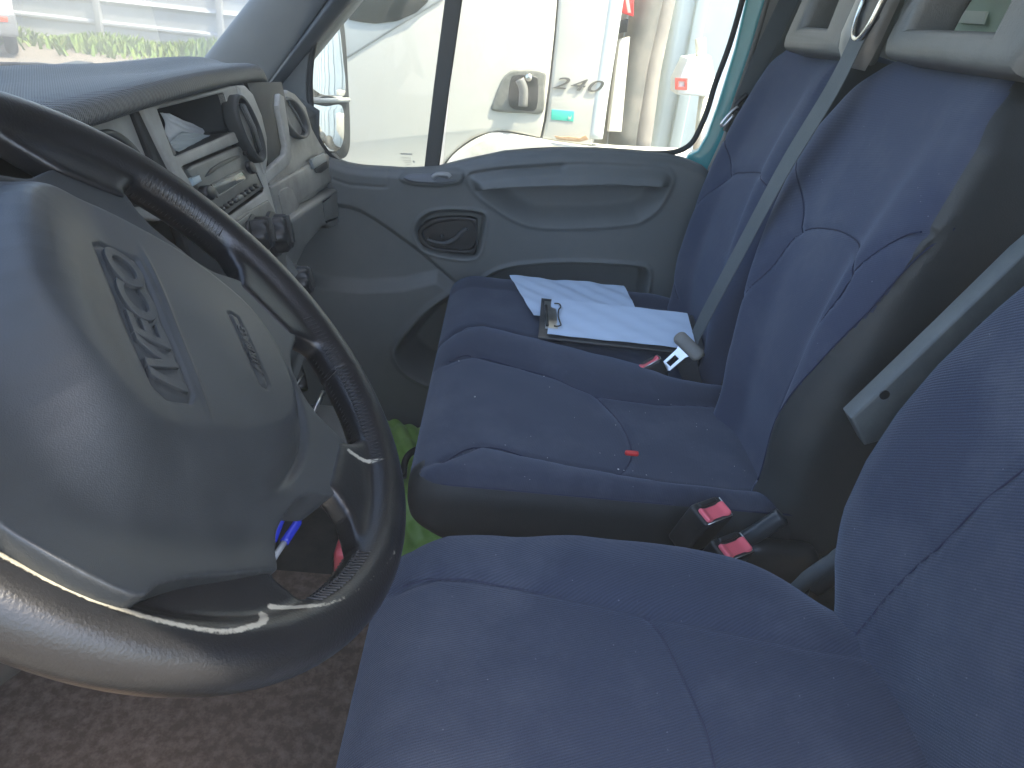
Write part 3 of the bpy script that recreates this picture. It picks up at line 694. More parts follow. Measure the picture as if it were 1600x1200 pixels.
outline_text('IVECO', .0295, .0014, .25, 1.18, 1.0, -.003, -.0305, 'maker_lettering', .0006, -.0002, hubpl)
plm = mat('airbag_badge_plastic', (.085, .09, .085), .4, .1, 900)
outline_text('AIRBAG', .0085, .0003, .2, 1.15, 1.15, -.003, .0474, 'airbag_lettering', .0, .0002, blackpl)
pl = [(-.030, .0455), (.025, .0435), (.026, .046), (.0245, .0495), (-.028, .0515), (-.031, .049)]
# steering column shroud and stalk behind the wheel
colm = thing('steering_column', 'black plastic steering column shroud with a control stalk behind the wheel', 'steering column', tuple(W0 - WN*.16))
V = []; n = 24
prof = [(-.030, .060, .055), (-.06, .075, .062), (-.14, .085, .075), (-.25, .08, .085)]
for (nn, a, b) in prof:
    for k in range(n):
        t = 2*math.pi*k/n; V.append(W0 + WN*nn + WU*a*math.copysign(abs(math.cos(t))**.7, math.cos(t)) + WV*b*math.copysign(abs(math.sin(t))**.7, math.sin(t)))
Fc = [(i*n+k, i*n+(k+1) % n, (i+1)*n+(k+1) % n, (i+1)*n+k) for i in range(3) for k in range(n)] + [tuple(range(n))]
mk('shroud', V, Fc, darkpl, colm)
sb = W0 - WN*.075 + WU*.07
stk = cr([sb, sb + WU*.05 - WV*.012, sb + WU*.10 - WV*.02 + WN*.01], 6)
tube('stalk', stk, [.006]*6+[.0075]*6+[.010], blackpl, colm, 12)
sb = W0 - WN*.075 - WU*.07
tube('stalk', cr([sb, sb - WU*.05 - WV*.012, sb - WU*.10 - WV*.02 + WN*.01], 6), [.006]*6+[.0075]*6+[.010], blackpl, colm, 12)
# ================================================================== dashboard
dash = thing('dashboard', 'grey and charcoal dashboard with textured hood, radio, round vents and glove box', 'dashboard', (.9, .6, .5))
KN = np.array([0, -1, .2]); KNn = KN/np.linalg.norm(KN)
def K(pts, off=0): return [P(a, b, (0, 1, -.2), .163 - off*np.linalg.norm(KN)) for a, b in pts]   # the centre-stack face, off = proud towards the driver
hoodm = bpy.data.materials.new('hood_texture'); hoodm.use_nodes = True
n_ = hoodm.node_tree.nodes; l_ = hoodm.node_tree.links; b_ = n_['Principled BSDF']
b_.inputs['Base Color'].default_value = (.055, .062, .066, 1); b_.inputs['Roughness'].default_value = .42
tc = n_.new('ShaderNodeTexCoord'); outs = []
for d in ((1, .55, 0), (-.55, 1, .0)):
    dp = n_.new('ShaderNodeVectorMath'); dp.operation = 'DOT_PRODUCT'; dp.inputs[1].default_value = d; l_.new(tc.outputs['Object'], dp.inputs[0])
    mm = n_.new('ShaderNodeMath'); mm.operation = 'MULTIPLY'; mm.inputs[1].default_value = 1500; l_.new(dp.outputs['Value'], mm.inputs[0])
    ss = n_.new('ShaderNodeMath'); ss.operation = 'SINE'; l_.new(mm.outputs[0], ss.inputs[0]); outs.append(ss)
ad = n_.new('ShaderNodeMath'); ad.operation = 'MULTIPLY'; l_.new(outs[0].outputs[0], ad.inputs[0]); l_.new(outs[1].outputs[0], ad.inputs[1])
bp = n_.new('ShaderNodeBump'); bp.inputs['Strength'].default_value = .9; bp.inputs['Distance'].default_value = .0012; l_.new(ad.outputs[0], bp.inputs['Height']); l_.new(bp.outputs[0], b_.inputs['Normal'])
mr = n_.new('ShaderNodeMapRange'); mr.inputs['From Min'].default_value = -1; mr.inputs['To Min'].default_value = 0; mr.inputs['To Max'].default_value = 1; l_.new(ad.outputs[0], mr.inputs['Value'])
mx = n_.new('ShaderNodeMix'); mx.data_type = 'RGBA'; mx.inputs['A'].default_value = (.035, .04, .043, 1); mx.inputs['B'].default_value = (.10, .11, .115, 1); l_.new(mr.outputs[0], mx.inputs['Factor']); l_.new(mx.outputs['Result'], b_.inputs['Base Color'])

def loft(name, secs, m, parent, closed_sec=False, n=6, ns=8, caps=True):
    """secs: list of sections (each a list of 3-D points); smooth both ways"""
    S = [cr(s, n, closed_sec) for s in secs]; L = len(S[0]); rows = []
    cols = [cr([s[j] for s in S], ns) for j in range(L)]; Rn = len(cols[0])
    V = [cols[j][i] for i in range(Rn) for j in range(L)]; M = L if closed_sec else L-1
    Fc = [(i*L+j, i*L+(j+1) % L, (i+1)*L+(j+1) % L, (i+1)*L+j) for i in range(Rn-1) for j in range(M)]
    if closed_sec and caps: Fc += [tuple(range(L)), tuple((Rn-1)*L+j for j in range(L))]
    return mk(name, V, Fc, m, parent)
# hood: closed sections from the driver's side to its rounded passenger end
def hsec(x, ylip, zlip, ytop, ztop, yb, zb, th=.05):
    return [(x, ylip, zlip), (x, ylip+.012, zlip+.012), (x, (ylip+ytop)/2, ztop-.002), (x, ytop, ztop), (x, (ytop+yb)/2, (ztop+zb)/2+.012), (x, yb, zb), (x, yb, zb-.05), (x, ylip+.16, zlip-.07), (x, ylip+.045, zlip-.022), (x, ylip+.006, zlip-.012)]
secs = [hsec(-.02, .37, .985, .47, 1.035, .80, .86), hsec(.22, .345, 1.0, .45, 1.03, .80, .86), hsec(.43, .33, .998, .46, 1.018, .80, .86), hsec(.60, .33, .998, .47, 1.008, .80, .86), hsec(.78, .345, .99, .48, .995, .80, .86), hsec(.95, .362, .979, .48, .989, .80, .86), hsec(1.08, .376, .968, .485, .979, .80, .86), hsec(1.16, .392, .952, .495, .965, .80, .86), hsec(1.24, .418, .935, .51, .950, .78, .85), hsec(1.265, .46, .915, .53, .93, .74, .84)]
secs = [[(p[0], p[1], p[2]) for p in s] for s in secs]
loft('hood', secs, hoodm, dash, True, 4, 6)
# lower dash body behind everything
def prism_x(name, prof, x0, x1, m, parent, bev=.01):
    V = [(x0, a, b) for a, b in prof]+[(x1, a, b) for a, b in prof]; N = len(prof)
    Fc = [tuple(range(N)), tuple(range(2*N-1, N-1, -1))]+[(i, (i+1) % N, N+(i+1) % N, N+i) for i in range(N)]
    me = bpy.data.meshes.new(name); me.from_pydata(V, [], Fc); bm = bmesh.new(); bm.from_mesh(me)
    if bev: bmesh.ops.bevel(bm, geom=bm.edges[:], offset=bev, segments=3, affect='EDGES', profile=.5)
    bmesh.ops.recalc_face_normals(bm, faces=bm.faces); bm.to_mesh(me); bm.free(); o = link(name, me, m, parent); autosmooth(o, 40); return o
prism_x('dash_body', [(.44, .82), (.45, .60), (.50, .45), (.60, .40), (.92, .40), (.92, .83), (.50, .85)], -.02, 1.70, dashpl, dash)
prism_x('windscreen_shelf', [(.50, .84), (.52, .85), (1.02, .845), (1.02, .80), (.52, .80)], -.02, 1.70, dashpl, dash, .006)
box('dash_top', (1.44, .75, .82), (.50, .46, .05), dashpl, dash, .01)
prism_x('knee_panel', [(.425, .80), (.44, .78), (.44, .62), (.46, .50), (.52, .42), (.58, .40), (.58, .80)], -.02, .56, dashpl, dash, .015)
prism_x('centre_console', [(.36, .80), (.30, .70), (.285, .60), (.31, .52), (.45, .47), (.52, .47), (.52, .80)], .60, .935, dashpl, dash, .012)
# instrument binnacle face: oval dial seen beside the bezel
ring = [K([(187+math.cos(a)*44, 262+math.sin(a)*60)], .004)[0] for a in np.linspace(0, 2*math.pi, 40, endpoint=False)]
face = plate('instrument_panel', [K([(60, 175), (120, 172), (178, 178), (210, 175), (222, 200), (276, 330), (250, 345), (90, 330)], -.012)], KNn, .01, greypl, dash, .003)
def ellip(cx, cy, a, b, rot=0, n=40): return [(cx+a*math.cos(t)*math.cos(rot)-b*math.sin(t)*math.sin(rot), cy+a*math.cos(t)*math.sin(rot)+b*math.sin(t)*math.cos(rot)) for t in np.linspace(0, 2*math.pi, n, endpoint=False)]
dl = plate('dial_bezel', [K(ellip(196, 262, 34, 68, -.55), -.004), K(ellip(194, 264, 26, 58, -.55), -.004)], KNn, .014, darkpl, dash, .002)
plate('dial', [K(ellip(194, 264, 26, 58, -.55), -.010)], KNn, .006, mat('vent_grey', (.11, .115, .11), .5), dl, .001)
gs = [box_geo(K([(204+i*4.5, 238+i*4.2)], -.006)[0], (.0022, .003, .016), (WU, KNn, np.cross(KNn, WU))) for i in range(7)]
v, f = merge(gs); mk('dial_slots', v, f, blackpl, dl, smooth=False)

# centre stack: gutter, bezel with the open cubby and the radio
plate('bezel_gutter', [K([(209, 172), (236, 166), (310, 300), (440, 620), (330, 480), (250, 280)], -.006)], KNn, .012, blackpl, dash, .003)
bez_o = K([(224, 169), (300, 150), (360, 134), (372, 134), (384, 150), (398, 190), (412, 250), (416, 275), (431, 330), (446, 385), (452, 430), (380, 440), (330, 372), (283, 290), (250, 224)])
cub = K([(247, 172), (249, 170), (348, 145), (352, 147), (368, 202), (366, 206), (276, 244), (272, 242)])
rad = K([(285, 262), (288, 259), (378, 221), (383, 222), (391, 240), (414, 294), (412, 300), (346, 347), (341, 348), (330, 335)])
bezel = plate('centre_bezel', [bez_o, cub, rad], KNn, .012, greypl, dash, .0025)
# cubby box
def well(name, loop, depth, m, parent):
    N = len(loop); b = [np.array(p) - KNn*depth for p in loop]; V = [np.array(p)-KNn*.002 for p in loop] + b
    Fc = [(i, (i+1) % N, N+(i+1) % N, N+i) for i in range(N)]+[tuple(range(N, 2*N))]
    return mk(name, V, Fc, m, parent, smooth=False)
well('cubby', cub, .11, darkpl, dash)
well('radio_slot', rad, .02, blackpl, dash)
# radio
radm = mat('radio_face', (.14, .142, .125), .4, .05, 900, dirt=(.07, .065, .055), dirt_amt=.4, dirt_scale=30, rvar=.05)
def Kq(q, off=0): return K(q, off)
radio = plate('radio', [Kq([(293, 265), (300, 259), (372, 228), (381, 229), (388, 245), (411, 292), (408, 297), (350, 340), (343, 341), (335, 334)], -.001)], KNn, .016, radm, dash, .003)
plate('disc_slot', [Kq([(322, 276), (330, 264), (345, 254), (362, 246), (374, 242), (376, 246), (360, 253), (340, 264), (326, 275)], .0008)], KNn, .003, blackpl, radio, .0005)
plate('display', [Kq([(333, 289), (380, 266), (388, 279), (342, 306)], .0006)], KNn, .003, mat('lcd', (.10, .105, .09), .15, coat=.4), radio, .0006)
plate('display_frame', [Kq([(331, 288), (380, 264), (391, 280), (341, 309)], .0012), Kq([(334, 290), (379, 268), (386, 279), (343, 304)], .0012)], KNn, .003, radm, radio, .0004)
bluek = mat('light_key', (.30, .38, .42), .35)
plate('eject_key', [Kq([(300, 278), (312, 273), (316, 283), (304, 290)], .003)], KNn, .005, bluek, radio, .001)
def knob(nm, px, ax_, ay_, rot, h, m, par, off=0.0):
    base = K(ellip(px[0], px[1], ax_, ay_, rot, 20), off); c = sum(base)/len(base); V = []; rings = [(1, 0), (1, .6), (.93, .9), (.75, 1.0)]
    for s, t in rings: V += [c + (p-c)*s + KNn*h*t for p in base]
    n = 20; Fc = [(i*n+k, i*n+(k+1) % n, (i+1)*n+(k+1) % n, (i+1)*n+k) for i in range(3) for k in range(n)]+[tuple(3*n+k for k in range(n))]
    return mk(nm, V, Fc, m, par)
knob('volume_knob', (318, 302), 8, 12.5, -.35, .010, blackpl, radio)
knob('rocker', (389, 262), 5, 11, -.45, .006, blackpl, radio)
knob('rocker', (382, 240), 2.5, 4, -.45, .004, blackpl, radio)
for i in range(9):
    x = 345 + (398-345)*i/8; y = 327 - (327-291)*i/8
    if i == 4: knob('preset_key', (x+1, y), 5, 5, -.4, .004, radm, radio); continue
    knob('preset_key', (x, y), 2.7, 4.2, -.4, .0045, blackpl, radio)
# heater panel below with two ribbed knobs
plate('heater_panel', [Kq([(352, 352), (372, 340), (420, 312), (430, 330), (446, 385), (450, 425), (390, 420)], .002)], KNn, .006, radm, dash, .002)
plate('heater_switch', [Kq([(368, 350), (391, 332), (394, 339), (372, 358), (376, 372), (370, 366)], .005)], KNn, .005, radm, dash, .001)
def ribbed(px, R, name='heater_knob'):
    c = K([px], .002)[0]; u, v, nn = frame(KNn); V = []; n = 60
    for (h, s) in ((0, 1.25), (.004, 1.2), (.005, 1.0), (.020, .95), (.024, .82), (.024, .3)):
        for k in range(n):
            a = 2*math.pi*k/n; rr = R*s*(1+(.10*math.cos(6*a) if .9 < s < 1.1 else 0)); V.append(c + nn*h + u*rr*math.cos(a) + v*rr*math.sin(a))
    Fc = [(i*n+k, i*n+(k+1) % n, (i+1)*n+(k+1) % n, (i+1)*n+k) for i in range(5) for k in range(n)]+[tuple(5*n+k for k in range(n))]
    o = mk(name, V, Fc, blackpl, dash); autosmooth(o, 50)
    box('pointer', c + nn*.024 + v*R*.2, (.005, .010, R*1.5), darkpl, o, .0015, (u, nn, v)); return o
ribbed((396, 366), .0215); ribbed((427, 366), .0265); ribbed((462, 440), .022)

# centre round vent (oval), standing proud at the end of the bezel
def vent(cx, cy, a, b, rot, nrm, d, name='air_vent', slats=True, grey=None):
    pl_ = lambda q, off: [P(x, y, nrm, d - off*np.linalg.norm(nrm)) for x, y in q]
    nn = -np.array(nrm, float)/np.linalg.norm(nrm)
    ring_o = pl_(ellip(cx, cy, a, b, rot, 48), .012); ring_i = pl_(ellip(cx, cy, a*.70, b*.84, rot, 48), .012)
    o = plate(name, [ring_o, ring_i], nn, .022, grey or darkpl, dash, .005)
    inn = pl_(ellip(cx, cy, a*.74, b*.86, rot, 48), -.004); plate('vent_core', [inn], nn, .004, blackpl, o, .0006)
    c = P(cx, cy, nrm, d-.006*np.linalg.norm(nrm)); p = ellip(cx, cy, 0, b*.78, rot, 2)
    e0 = P(cx + math.sin(rot)*-b*.78, cy + math.cos(rot)*b*.78, nrm, d-.006*np.linalg.norm(nrm)); e1 = P(cx - math.sin(rot)*-b*.78, cy - math.cos(rot)*b*.78, nrm, d-.006*np.linalg.norm(nrm))
    for k in ((-.35, 0, .35) if slats else (0,)):
        off = (P(cx+a*k, cy, nrm, d)-P(cx, cy, nrm, d)); tube('vent_slat', [e0*(1-abs(k)*.3)+c*abs(k)*.3+off, c+off+nn*.003, e1*(1-abs(k)*.3)+c*abs(k)*.3+off], .0022, darkpl if k else mat('slat_edge', (.14, .145, .14), .4), o, 8)
    return o
plate('vent_surround', [K([(372, 133), (384, 133), (396, 146), (410, 180), (418, 215), (419, 250), (416, 272), (398, 215), (380, 160)], .004)], KNn, .02, greypl, dash, .004)
vent(394, 200, 14.5, 57, -.36, (0, 1, -.2), .163, grey=mat('vent_ring_dark', (.035, .038, .037), .6))
# dark open shelf right of the vent
shelf = thing_parts = None
GN = (0, 1, -.16)
def G(pts, y=.40, off=0): return [P(a, b, GN, y - .16*.75 - off) for a, b in pts]
plate('open_shelf', [K([(386, 128), (440, 128), (448, 160), (452, 240), (420, 262), (410, 200)], -.03)], KNn, .006, darkpl, dash, .001)
gr = plate('shelf_frame', [K([(438, 146), (444, 150), (452, 200), (457, 246), (452, 258), (417, 290), (416, 268), (446, 240), (448, 228), (436, 165)], .0)], KNn, .010, greypl, dash, .003)
# passenger end: panel with the corner vent
GP = lambda q, off=0: [P(a, b, GN, .43 - .16*.8 - off) for a, b in q]
gnn = -np.array(GN)/np.linalg.norm(GN)
plate('passenger_panel', [GP([(441, 150), (450, 140), (462, 146), (478, 165), (488, 200), (500, 222), (516, 246), (524, 262), (527, 285), (500, 300), (470, 330), (440, 352), (424, 300), (419, 275), (452, 250), (449, 200)])], gnn, .06, greypl, dash, .006)
vent(464, 184, 17, 36, -.48, GN, .43-.16*.8-.002, grey=mat('vent_ring_grey', (.12, .125, .12), .5), slats=False)
# glove box door with latch
def Gp(q, off): return GP(q, off)
gl = plate('glove_box', [Gp([(424, 292), (440, 282), (470, 266), (512, 240), (519, 248), (527, 279), (500, 295), (474, 313), (446, 345), (436, 345), (430, 320)], .010)], gnn, .012, greypl, dash, .004)
plate('glove_box_latch', [Gp([(487, 250), (507, 239), (511, 252), (491, 264)], .016)], gnn, .008, mat('latch_grey', (.26, .29, .30), .4), gl, .002)
plate('latch_recess', [Gp([(491, 264), (511, 252), (513, 262), (502, 270), (495, 270)], .0125)], gnn, .002, blackpl, gl, .0006)
plate('airbag_cover', [Gp([(436, 305), (440, 296), (450, 292), (458, 297), (468, 322), (466, 326), (446, 346)], .0125)], gnn, .004, greypl, gl, .0015)
# lower shelf / tray with rounded corner, bulging towards the passenger
lowm = mat('light_grey_trim', (.20, .21, .20), .5, .12, 900, dirt=(.13, .13, .12), dirt_amt=.5, dirt_scale=8)
LP = lambda q, y=.385: [P(a, b, 'y', y) for a, b in q]
tr = plate('lower_tray', [LP([(444, 352), (478, 326), (505, 310), (532, 292), (540, 300), (543, 318), (541, 335), (534, 345), (520, 350), (500, 362), (480, 385), (465, 415), (460, 436), (452, 430), (446, 395)]), LP([(506, 318), (530, 303), (535, 310), (536, 332), (530, 342), (512, 350), (509, 340)])], (0, -1, .0), .10, lowm, dash, .010, res=4)
wv = LP([(506, 318), (530, 303), (535, 310), (536, 332), (530, 342), (512, 350), (509, 340)], .386)
N = len(wv); V = wv + [p + np.array([0, .09, 0]) for p in wv]; mk('tray_well', V, [(i, (i+1) % N, N+(i+1) % N, N+i) for i in range(N)]+[tuple(range(N, 2*N))], dashpl, tr, smooth=False)

# papers left in the cubby
paper = mat('white_paper', (.62, .64, .64), .8, .1, 60, dirt=(.45, .47, .5), dirt_amt=.6, dirt_scale=30)
def sheet(name, corners, m, label, cat, amp=.002, th=.0006, n=24, parent=None, seed=1, f=1.0):
    a, b, c, d = [np.array(q, float) for q in corners]; nn = np.cross(b-a, d-a); nn /= np.linalg.norm(nn)
    V = []
    for s in (0, 1):
        for i in range(n+1):
            for j in range(n+1):
                u, v = i/n, j/n; p = a*(1-u)*(1-v)+b*u*(1-v)+c*u*v+d*(1-u)*v
                h = amp*(math.sin(9*u*f+seed)*math.cos(7*v*f+2*seed)+.5*math.sin(21*u*f-13*v*f+seed)+.35*abs(math.sin(11*v*f+5*u)))
                V.append(p + nn*(h - s*th))
    Fc = []; L = (n+1)*(n+1)
    for s in (0, 1):
        for i in range(n):
            for j in range(n): Fc.append(tuple(s*L+k for k in (i*(n+1)+j, (i+1)*(n+1)+j, (i+1)*(n+1)+j+1, i*(n+1)+j+1)))
    o = mk(name, V, Fc, m, parent)
    if label: tag(o, label, cat)
    return o
cp = lambda q, dpt: K([q], -dpt)[0]
sheet('folded_papers', [cp((250, 176), .012), cp((266, 178), .03), cp((340, 212), .05), cp((272, 240), .018)], paper, 'creased white papers tucked in the open dashboard cubby above the radio', 'papers', .0015)
sheet('folded_receipt', [cp((262, 225), .012), cp((285, 205), .02), cp((342, 214), .03), cp((280, 238), .012)], mat('grey_paper', (.42, .46, .46), .8), 'small grey receipt lying in front of the papers in the dashboard cubby', 'receipt', .001)
# ================================================================== passenger door
DX = 1.68
door = thing('passenger_door', 'grey moulded passenger door with its window, black inner handle and armrest ledge', 'van door', (DX+.03, 0, .02))
D = lambda q, x=DX: [P(a, b, 'x', x) for a, b in q]
D2 = lambda q, x=DX: [(p[1], p[2]) for p in D(q, x)]
belt_px = [(480, 200), (492, 232), (512, 250), (538, 260), (562, 264), (628, 268), (686, 264), (727, 254), (789, 241), (872, 236), (934, 236), (996, 240), (1045, 245), (1074, 252), (1099, 263), (1130, 290)]
bl = sorted(D2(belt_px)); by_ = [q[0] for q in bl]; bz_ = [q[1] for q in bl]
outA = D2(cr([np.array(q) for q in [(730, 272), (765, 262), (830, 256), (900, 252), (990, 255), (1036, 261), (1051, 276), (1046, 296), (1029, 325), (1008, 342), (985, 350), (900, 356), (835, 354), (800, 342), (769, 322), (742, 300)]], 4, True))
Epx = sorted(D2([(700, 300), (736, 297), (769, 293), (850, 289), (950, 287), (1052, 291), (1100, 295)])); 
hand = D2(cr([np.array(q) for q in [(649, 362), (655, 345), (672, 333), (700, 329), (740, 331), (757, 338), (756, 360), (748, 396), (730, 404), (690, 399), (660, 388)]], 4, True))
lowp = D2(cr([np.array(q) for q in [(758, 436), (790, 421), (840, 414), (900, 412), (980, 416), (1011, 424), (1008, 464), (1000, 520), (760, 520), (740, 460)]], 4, True))
boat = D2(cr([np.array(q) for q in [(626, 278), (638, 268), (665, 265), (700, 265), (722, 268), (724, 277), (716, 286), (690, 290), (655, 289), (634, 285)]], 4, True))
hollow = D2(cr([np.array(q) for q in [(726, 452), (700, 462), (668, 485), (640, 515), (622, 543), (630, 566), (650, 583), (678, 594), (710, 590), (760, 560), (770, 480)]], 4, True))
diag = D2([(525, 322), (545, 324), (562, 330), (583, 342), (608, 359), (653, 392), (686, 420), (722, 452)])
crease = D2([(470, 425), (510, 434), (568, 439), (630, 436), (683, 424), (700, 436)])
low_lip = D2([(560, 540), (581, 546), (618, 552), (631, 580), (665, 603), (694, 605), (730, 600)])
def doff(Y, Z):
    o = np.zeros_like(Y)
    s = sdf(Y, Z, outA); E_ = np.interp(Y, [q[0] for q in Epx], [q[1] for q in Epx]); dE = Z-E_
    belt = np.interp(Y, by_, bz_)
    up = .038*np.clip(1-dE/np.maximum(belt-E_-.005, .03), 0, 1)*sst(.0, -.03, s)
    lo = -.034*sst(-.002, -.055, s)
    o += np.where(dE > 0, up, up*0 + (lo+.0)*1.0)*1.0
    edge = sst(.004, -.004, dE); o = np.where((s < 0), up*(1-edge)+lo*edge, o*0)
    o -= .016*np.exp(-((dE-.045)/.010)**2)*sst(0, -.02, s)*sst(.0, .02, Y+.16)
    o += .004*np.exp(-(s/.006)**2)
    o -= .028*sst(.004, -.012, sdf(Y, Z, hand)); o += .003*np.exp(-((sdf(Y, Z, hand)-.004)/.004)**2)
    o -= .060*sst(.003, -.018, sdf(Y, Z, lowp)); o += .006*np.exp(-((sdf(Y, Z, lowp)-.006)/.005)**2)
    o += .012*sst(.004, -.004, sdf(Y, Z, boat))
    o -= .130*sst(.004, -.04, sdf(Y, Z, hollow)); o += .010*np.exp(-((sdf(Y, Z, hollow)-.008)/.007)**2)
    dd = pdist(Y, Z, diag); o -= .006*np.exp(-(dd/.0035)**2)
    # everything forward of / below the diagonal sits back a little, the lower bulge comes out again
    dz = np.interp(Y, sorted(q[0] for q in diag), [q[1] for q in sorted(diag)]); fwdm = sst(.0, .006, dz-Z)*sst(-.0, .02, Y-diag[-1][0])
    o -= .012*fwdm
    cz = np.interp(Y, sorted(q[0] for q in crease), [q[1] for q in sorted(crease)]); below = cz-Z
    o += fwdm*(.030*sst(-.004, .03, below))
    seam = D2([(606, 268), (604, 292), (598, 293), (545, 289), (520, 280)]); o -= .0028*np.exp(-(pdist(Y, Z, seam)/.0028)**2)
    o += .02*sst(.50, .2, Z)*sst(.1, -.2, Y)
    return o
NY, NZ = 330, 240
ys = np.linspace(-.66, .60, NY+1); V = []; 
tz = np.linspace(0, 1, NZ+1)
Yg = np.repeat(ys[:, None], NZ+1, 1); top = np.interp(ys, by_, bz_); Zg = .02 + (top[:, None]-.02)*tz[None, :]
Xo = DX - doff(Yg.ravel(), Zg.ravel()).reshape(Yg.shape)
# roll over at the belt line
roll = sst(.018, 0, top[:, None]-Zg); Xo = Xo + .012*roll
extra = []
for k in range(1, 5):
    a = k/4*math.pi/2; extra.append((Xo[:, -1]+.012*math.sin(a)+.03*(k == 4), Yg[:, -1], Zg[:, -1]+.004*math.sin(a*1.0)-.004*(k == 4)))
cols = [(Xo[:, j], Yg[:, j], Zg[:, j]) for j in range(NZ+1)] + extra
V = np.array([[cx, cy, cz] for j in range(len(cols)) for cx, cy, cz in zip(*cols[j])]); L = NY+1
Fc = [(j*L+i, j*L+i+1, (j+1)*L+i+1, (j+1)*L+i) for j in range(len(cols)-1) for i in range(NY)]
pan = mk('door_panel', V, Fc, doorpl, door)
box('door_shell', (DX+.165, -.02, .33), (.05, 1.2, .60), teal, door, .01)
# inner handle
hi = cr([np.array(q) for q in [(653, 364), (660, 352), (680, 342), (715, 339), (742, 342), (746, 352), (744, 392), (735, 398), (700, 395), (668, 388), (656, 378)]], 4, True)
hb_ = plate('handle_bezel', [D(hi, DX+.004), D(cr([np.array(q) for q in [(660, 366), (670, 355), (690, 348), (738, 347), (739, 388), (700, 390), (672, 384)]], 4, True), DX+.004)], (-1, 0, 0), .02, blackpl, door, .003)
plate('handle_recess', [D(hi, DX+.020)], (-1, 0, 0), .004, blackpl, hb_, .001)
tube('door_lever', cr(D([(668, 374), (680, 379), (697, 380), (712, 373), (722, 362), (730, 357)], DX-.002), 6), [.005]*12+[.0065]*10+[.005]*9, mat('lever_plastic', (.05, .053, .055), .3), hb_, 12)
c = D([(691, 369)], DX+.006)[0]; tube('lever_pivot', [c, c+np.array([-.006, 0, 0])], .005, darkpl, hb_, 12)
# lock pull in its boat-shaped dish
dish = plate('lock_dish', [D(cr([np.array(q) for q in [(630, 277), (642, 270), (668, 268), (705, 268), (719, 270), (719, 278), (700, 285), (660, 286), (640, 283)]], 4, True), DX-.016)], (-1, 0, .6), .010, mat('dish_grey', (.12, .13, .14), .4), door, .003)
tube('lock_knob', cr(D([(676, 278), (683, 273), (698, 273), (703, 277)], DX-.026), 5), .006, mat('knob_grey', (.3, .3, .29), .3), dish, 10)
# window surround, rubber, divider, panes
win = [(700, 0), (690, 266)]
rub = mat('window_rubber', (.035, .035, .032), .7)
gl_line = D([(1168, -40), (1160, 0), (1140, 70), (1118, 130), (1106, 170), (1094, 200), (1080, 224), (1060, 236), (1030, 240), (980, 238), (900, 234), (840, 235), (789, 240), (740, 251), (690, 266)], DX+.035)
tube('window_seal', cr(gl_line, 5), .0065, rub, door, 10)
dv = [(696, -30), (724, -30), (722, 0), (706, 120), (694, 200), (685, 268), (662, 268), (676, 170), (688, 80), (695, 0)]
plate('window_divider', [D([(699, -30), (726, -30), (722, 0), (703, 130), (685, 268), (662, 268), (677, 140), (695, 0)], DX+.03)], (-1, 0, 0), .018, mat('divider_trim', (.075, .072, .062), .6, .1, 900), door, .003)
qseal = D([(640, 267), (590, 266), (560, 264), (535, 257), (512, 240), (496, 215), (488, 185), (484, 130), (488, 80), (497, 50), (520, 22), (548, -12), (580, -40)], DX+.03)
tube('quarter_seal', cr(qseal, 5), .007, rub, door, 10)
gmat = glass('window_glass', (.94, .96, .93), .02, 1.0)
zt = 1.62
def pane(nm, q, x, m, parent):
    a = D(q, x); return plate(nm, [a], (-1, 0, 0), .004, m, parent, .0004)
pane('window_pane', [(692, 264), (740, 251), (789, 240), (872, 234), (980, 238), (1046, 241), (1078, 226), (1106, 170), (1140, 70), (1180, -60), (1250, -250), (740, -250), (722, 0), (704, 130)], DX+.045, gmat, door)
pane('quarter_pane', [(664, 266), (580, 265), (535, 256), (512, 240), (490, 200), (484, 130), (488, 80), (520, 22), (580, -50), (700, -180), (720, -180), (697, 0), (678, 140)], DX+.042, gmat, door)
# etched marks in the corner of the quarter pane
mk_ink = mat('etched_mark', (.32, .32, .30), .6); gs = []
for (x, y, w_, h_) in ((626, 239, 18, 2.6), (627, 246, 16, .9), (629, 250, 13, .9), (632, 253, 10, .9), (635, 256, 6, .9), (645, 251, 4, 3), (633, 258.5, 3, .8)):
    a = D([(x, y), (x+w_, y+.6), (x+w_, y+.6+h_), (x, y+h_)], DX+.0375); k = sum(len(g[0]) for g in gs)
    segs = max(1, int(w_/2.4))
    for i in range(segs):
        q = [a[0]*(1-t)+a[1]*t for t in ((i+.05)/segs, (i+.75)/segs)] + [a[3]*(1-t)+a[2]*t for t in ((i+.75)/segs, (i+.05)/segs)]
        gs.append(prism_geo(q, (-1, 0, 0), .0004))
v, f = merge(gs); mk('glass_marking', v, f, mk_ink, door, smooth=False)
# corner filler between pillar and quarter glass
plate('corner_filler', [D([(445, 95), (480, 60), (500, 28), (492, 52), (482, 90), (478, 130), (481, 185), (492, 220), (515, 250), (545, 263), (548, 290), (500, 275), (450, 205), (425, 120)], DX+.022)], (-1, 0, 0), .03, doorpl, door, .004)
# upper window frame of the door (out of frame, closes the opening)
plate('window_frame', [D([(1150, -60), (1200, -60), (1290, -310), (560, -310), (430, -120), (520, -30), (600, -110), (760, -250), (1230, -240)], DX+.05)], (-1, 0, 0), .05, dashpl, door, .005)

# ================================================================== van cab shell
cab = thing('van_cab', 'shell of the van cab: dark A-pillar, teal door pillar, roof, floor and rear partition', 'van cab', (.85, -.1, 0))
pil = mat('pillar_trim', (.085, .098, .108), .55, .2, 800, 'grain', dirt=(.12, .13, .13), dirt_amt=.4)
ed = (.12/.145)
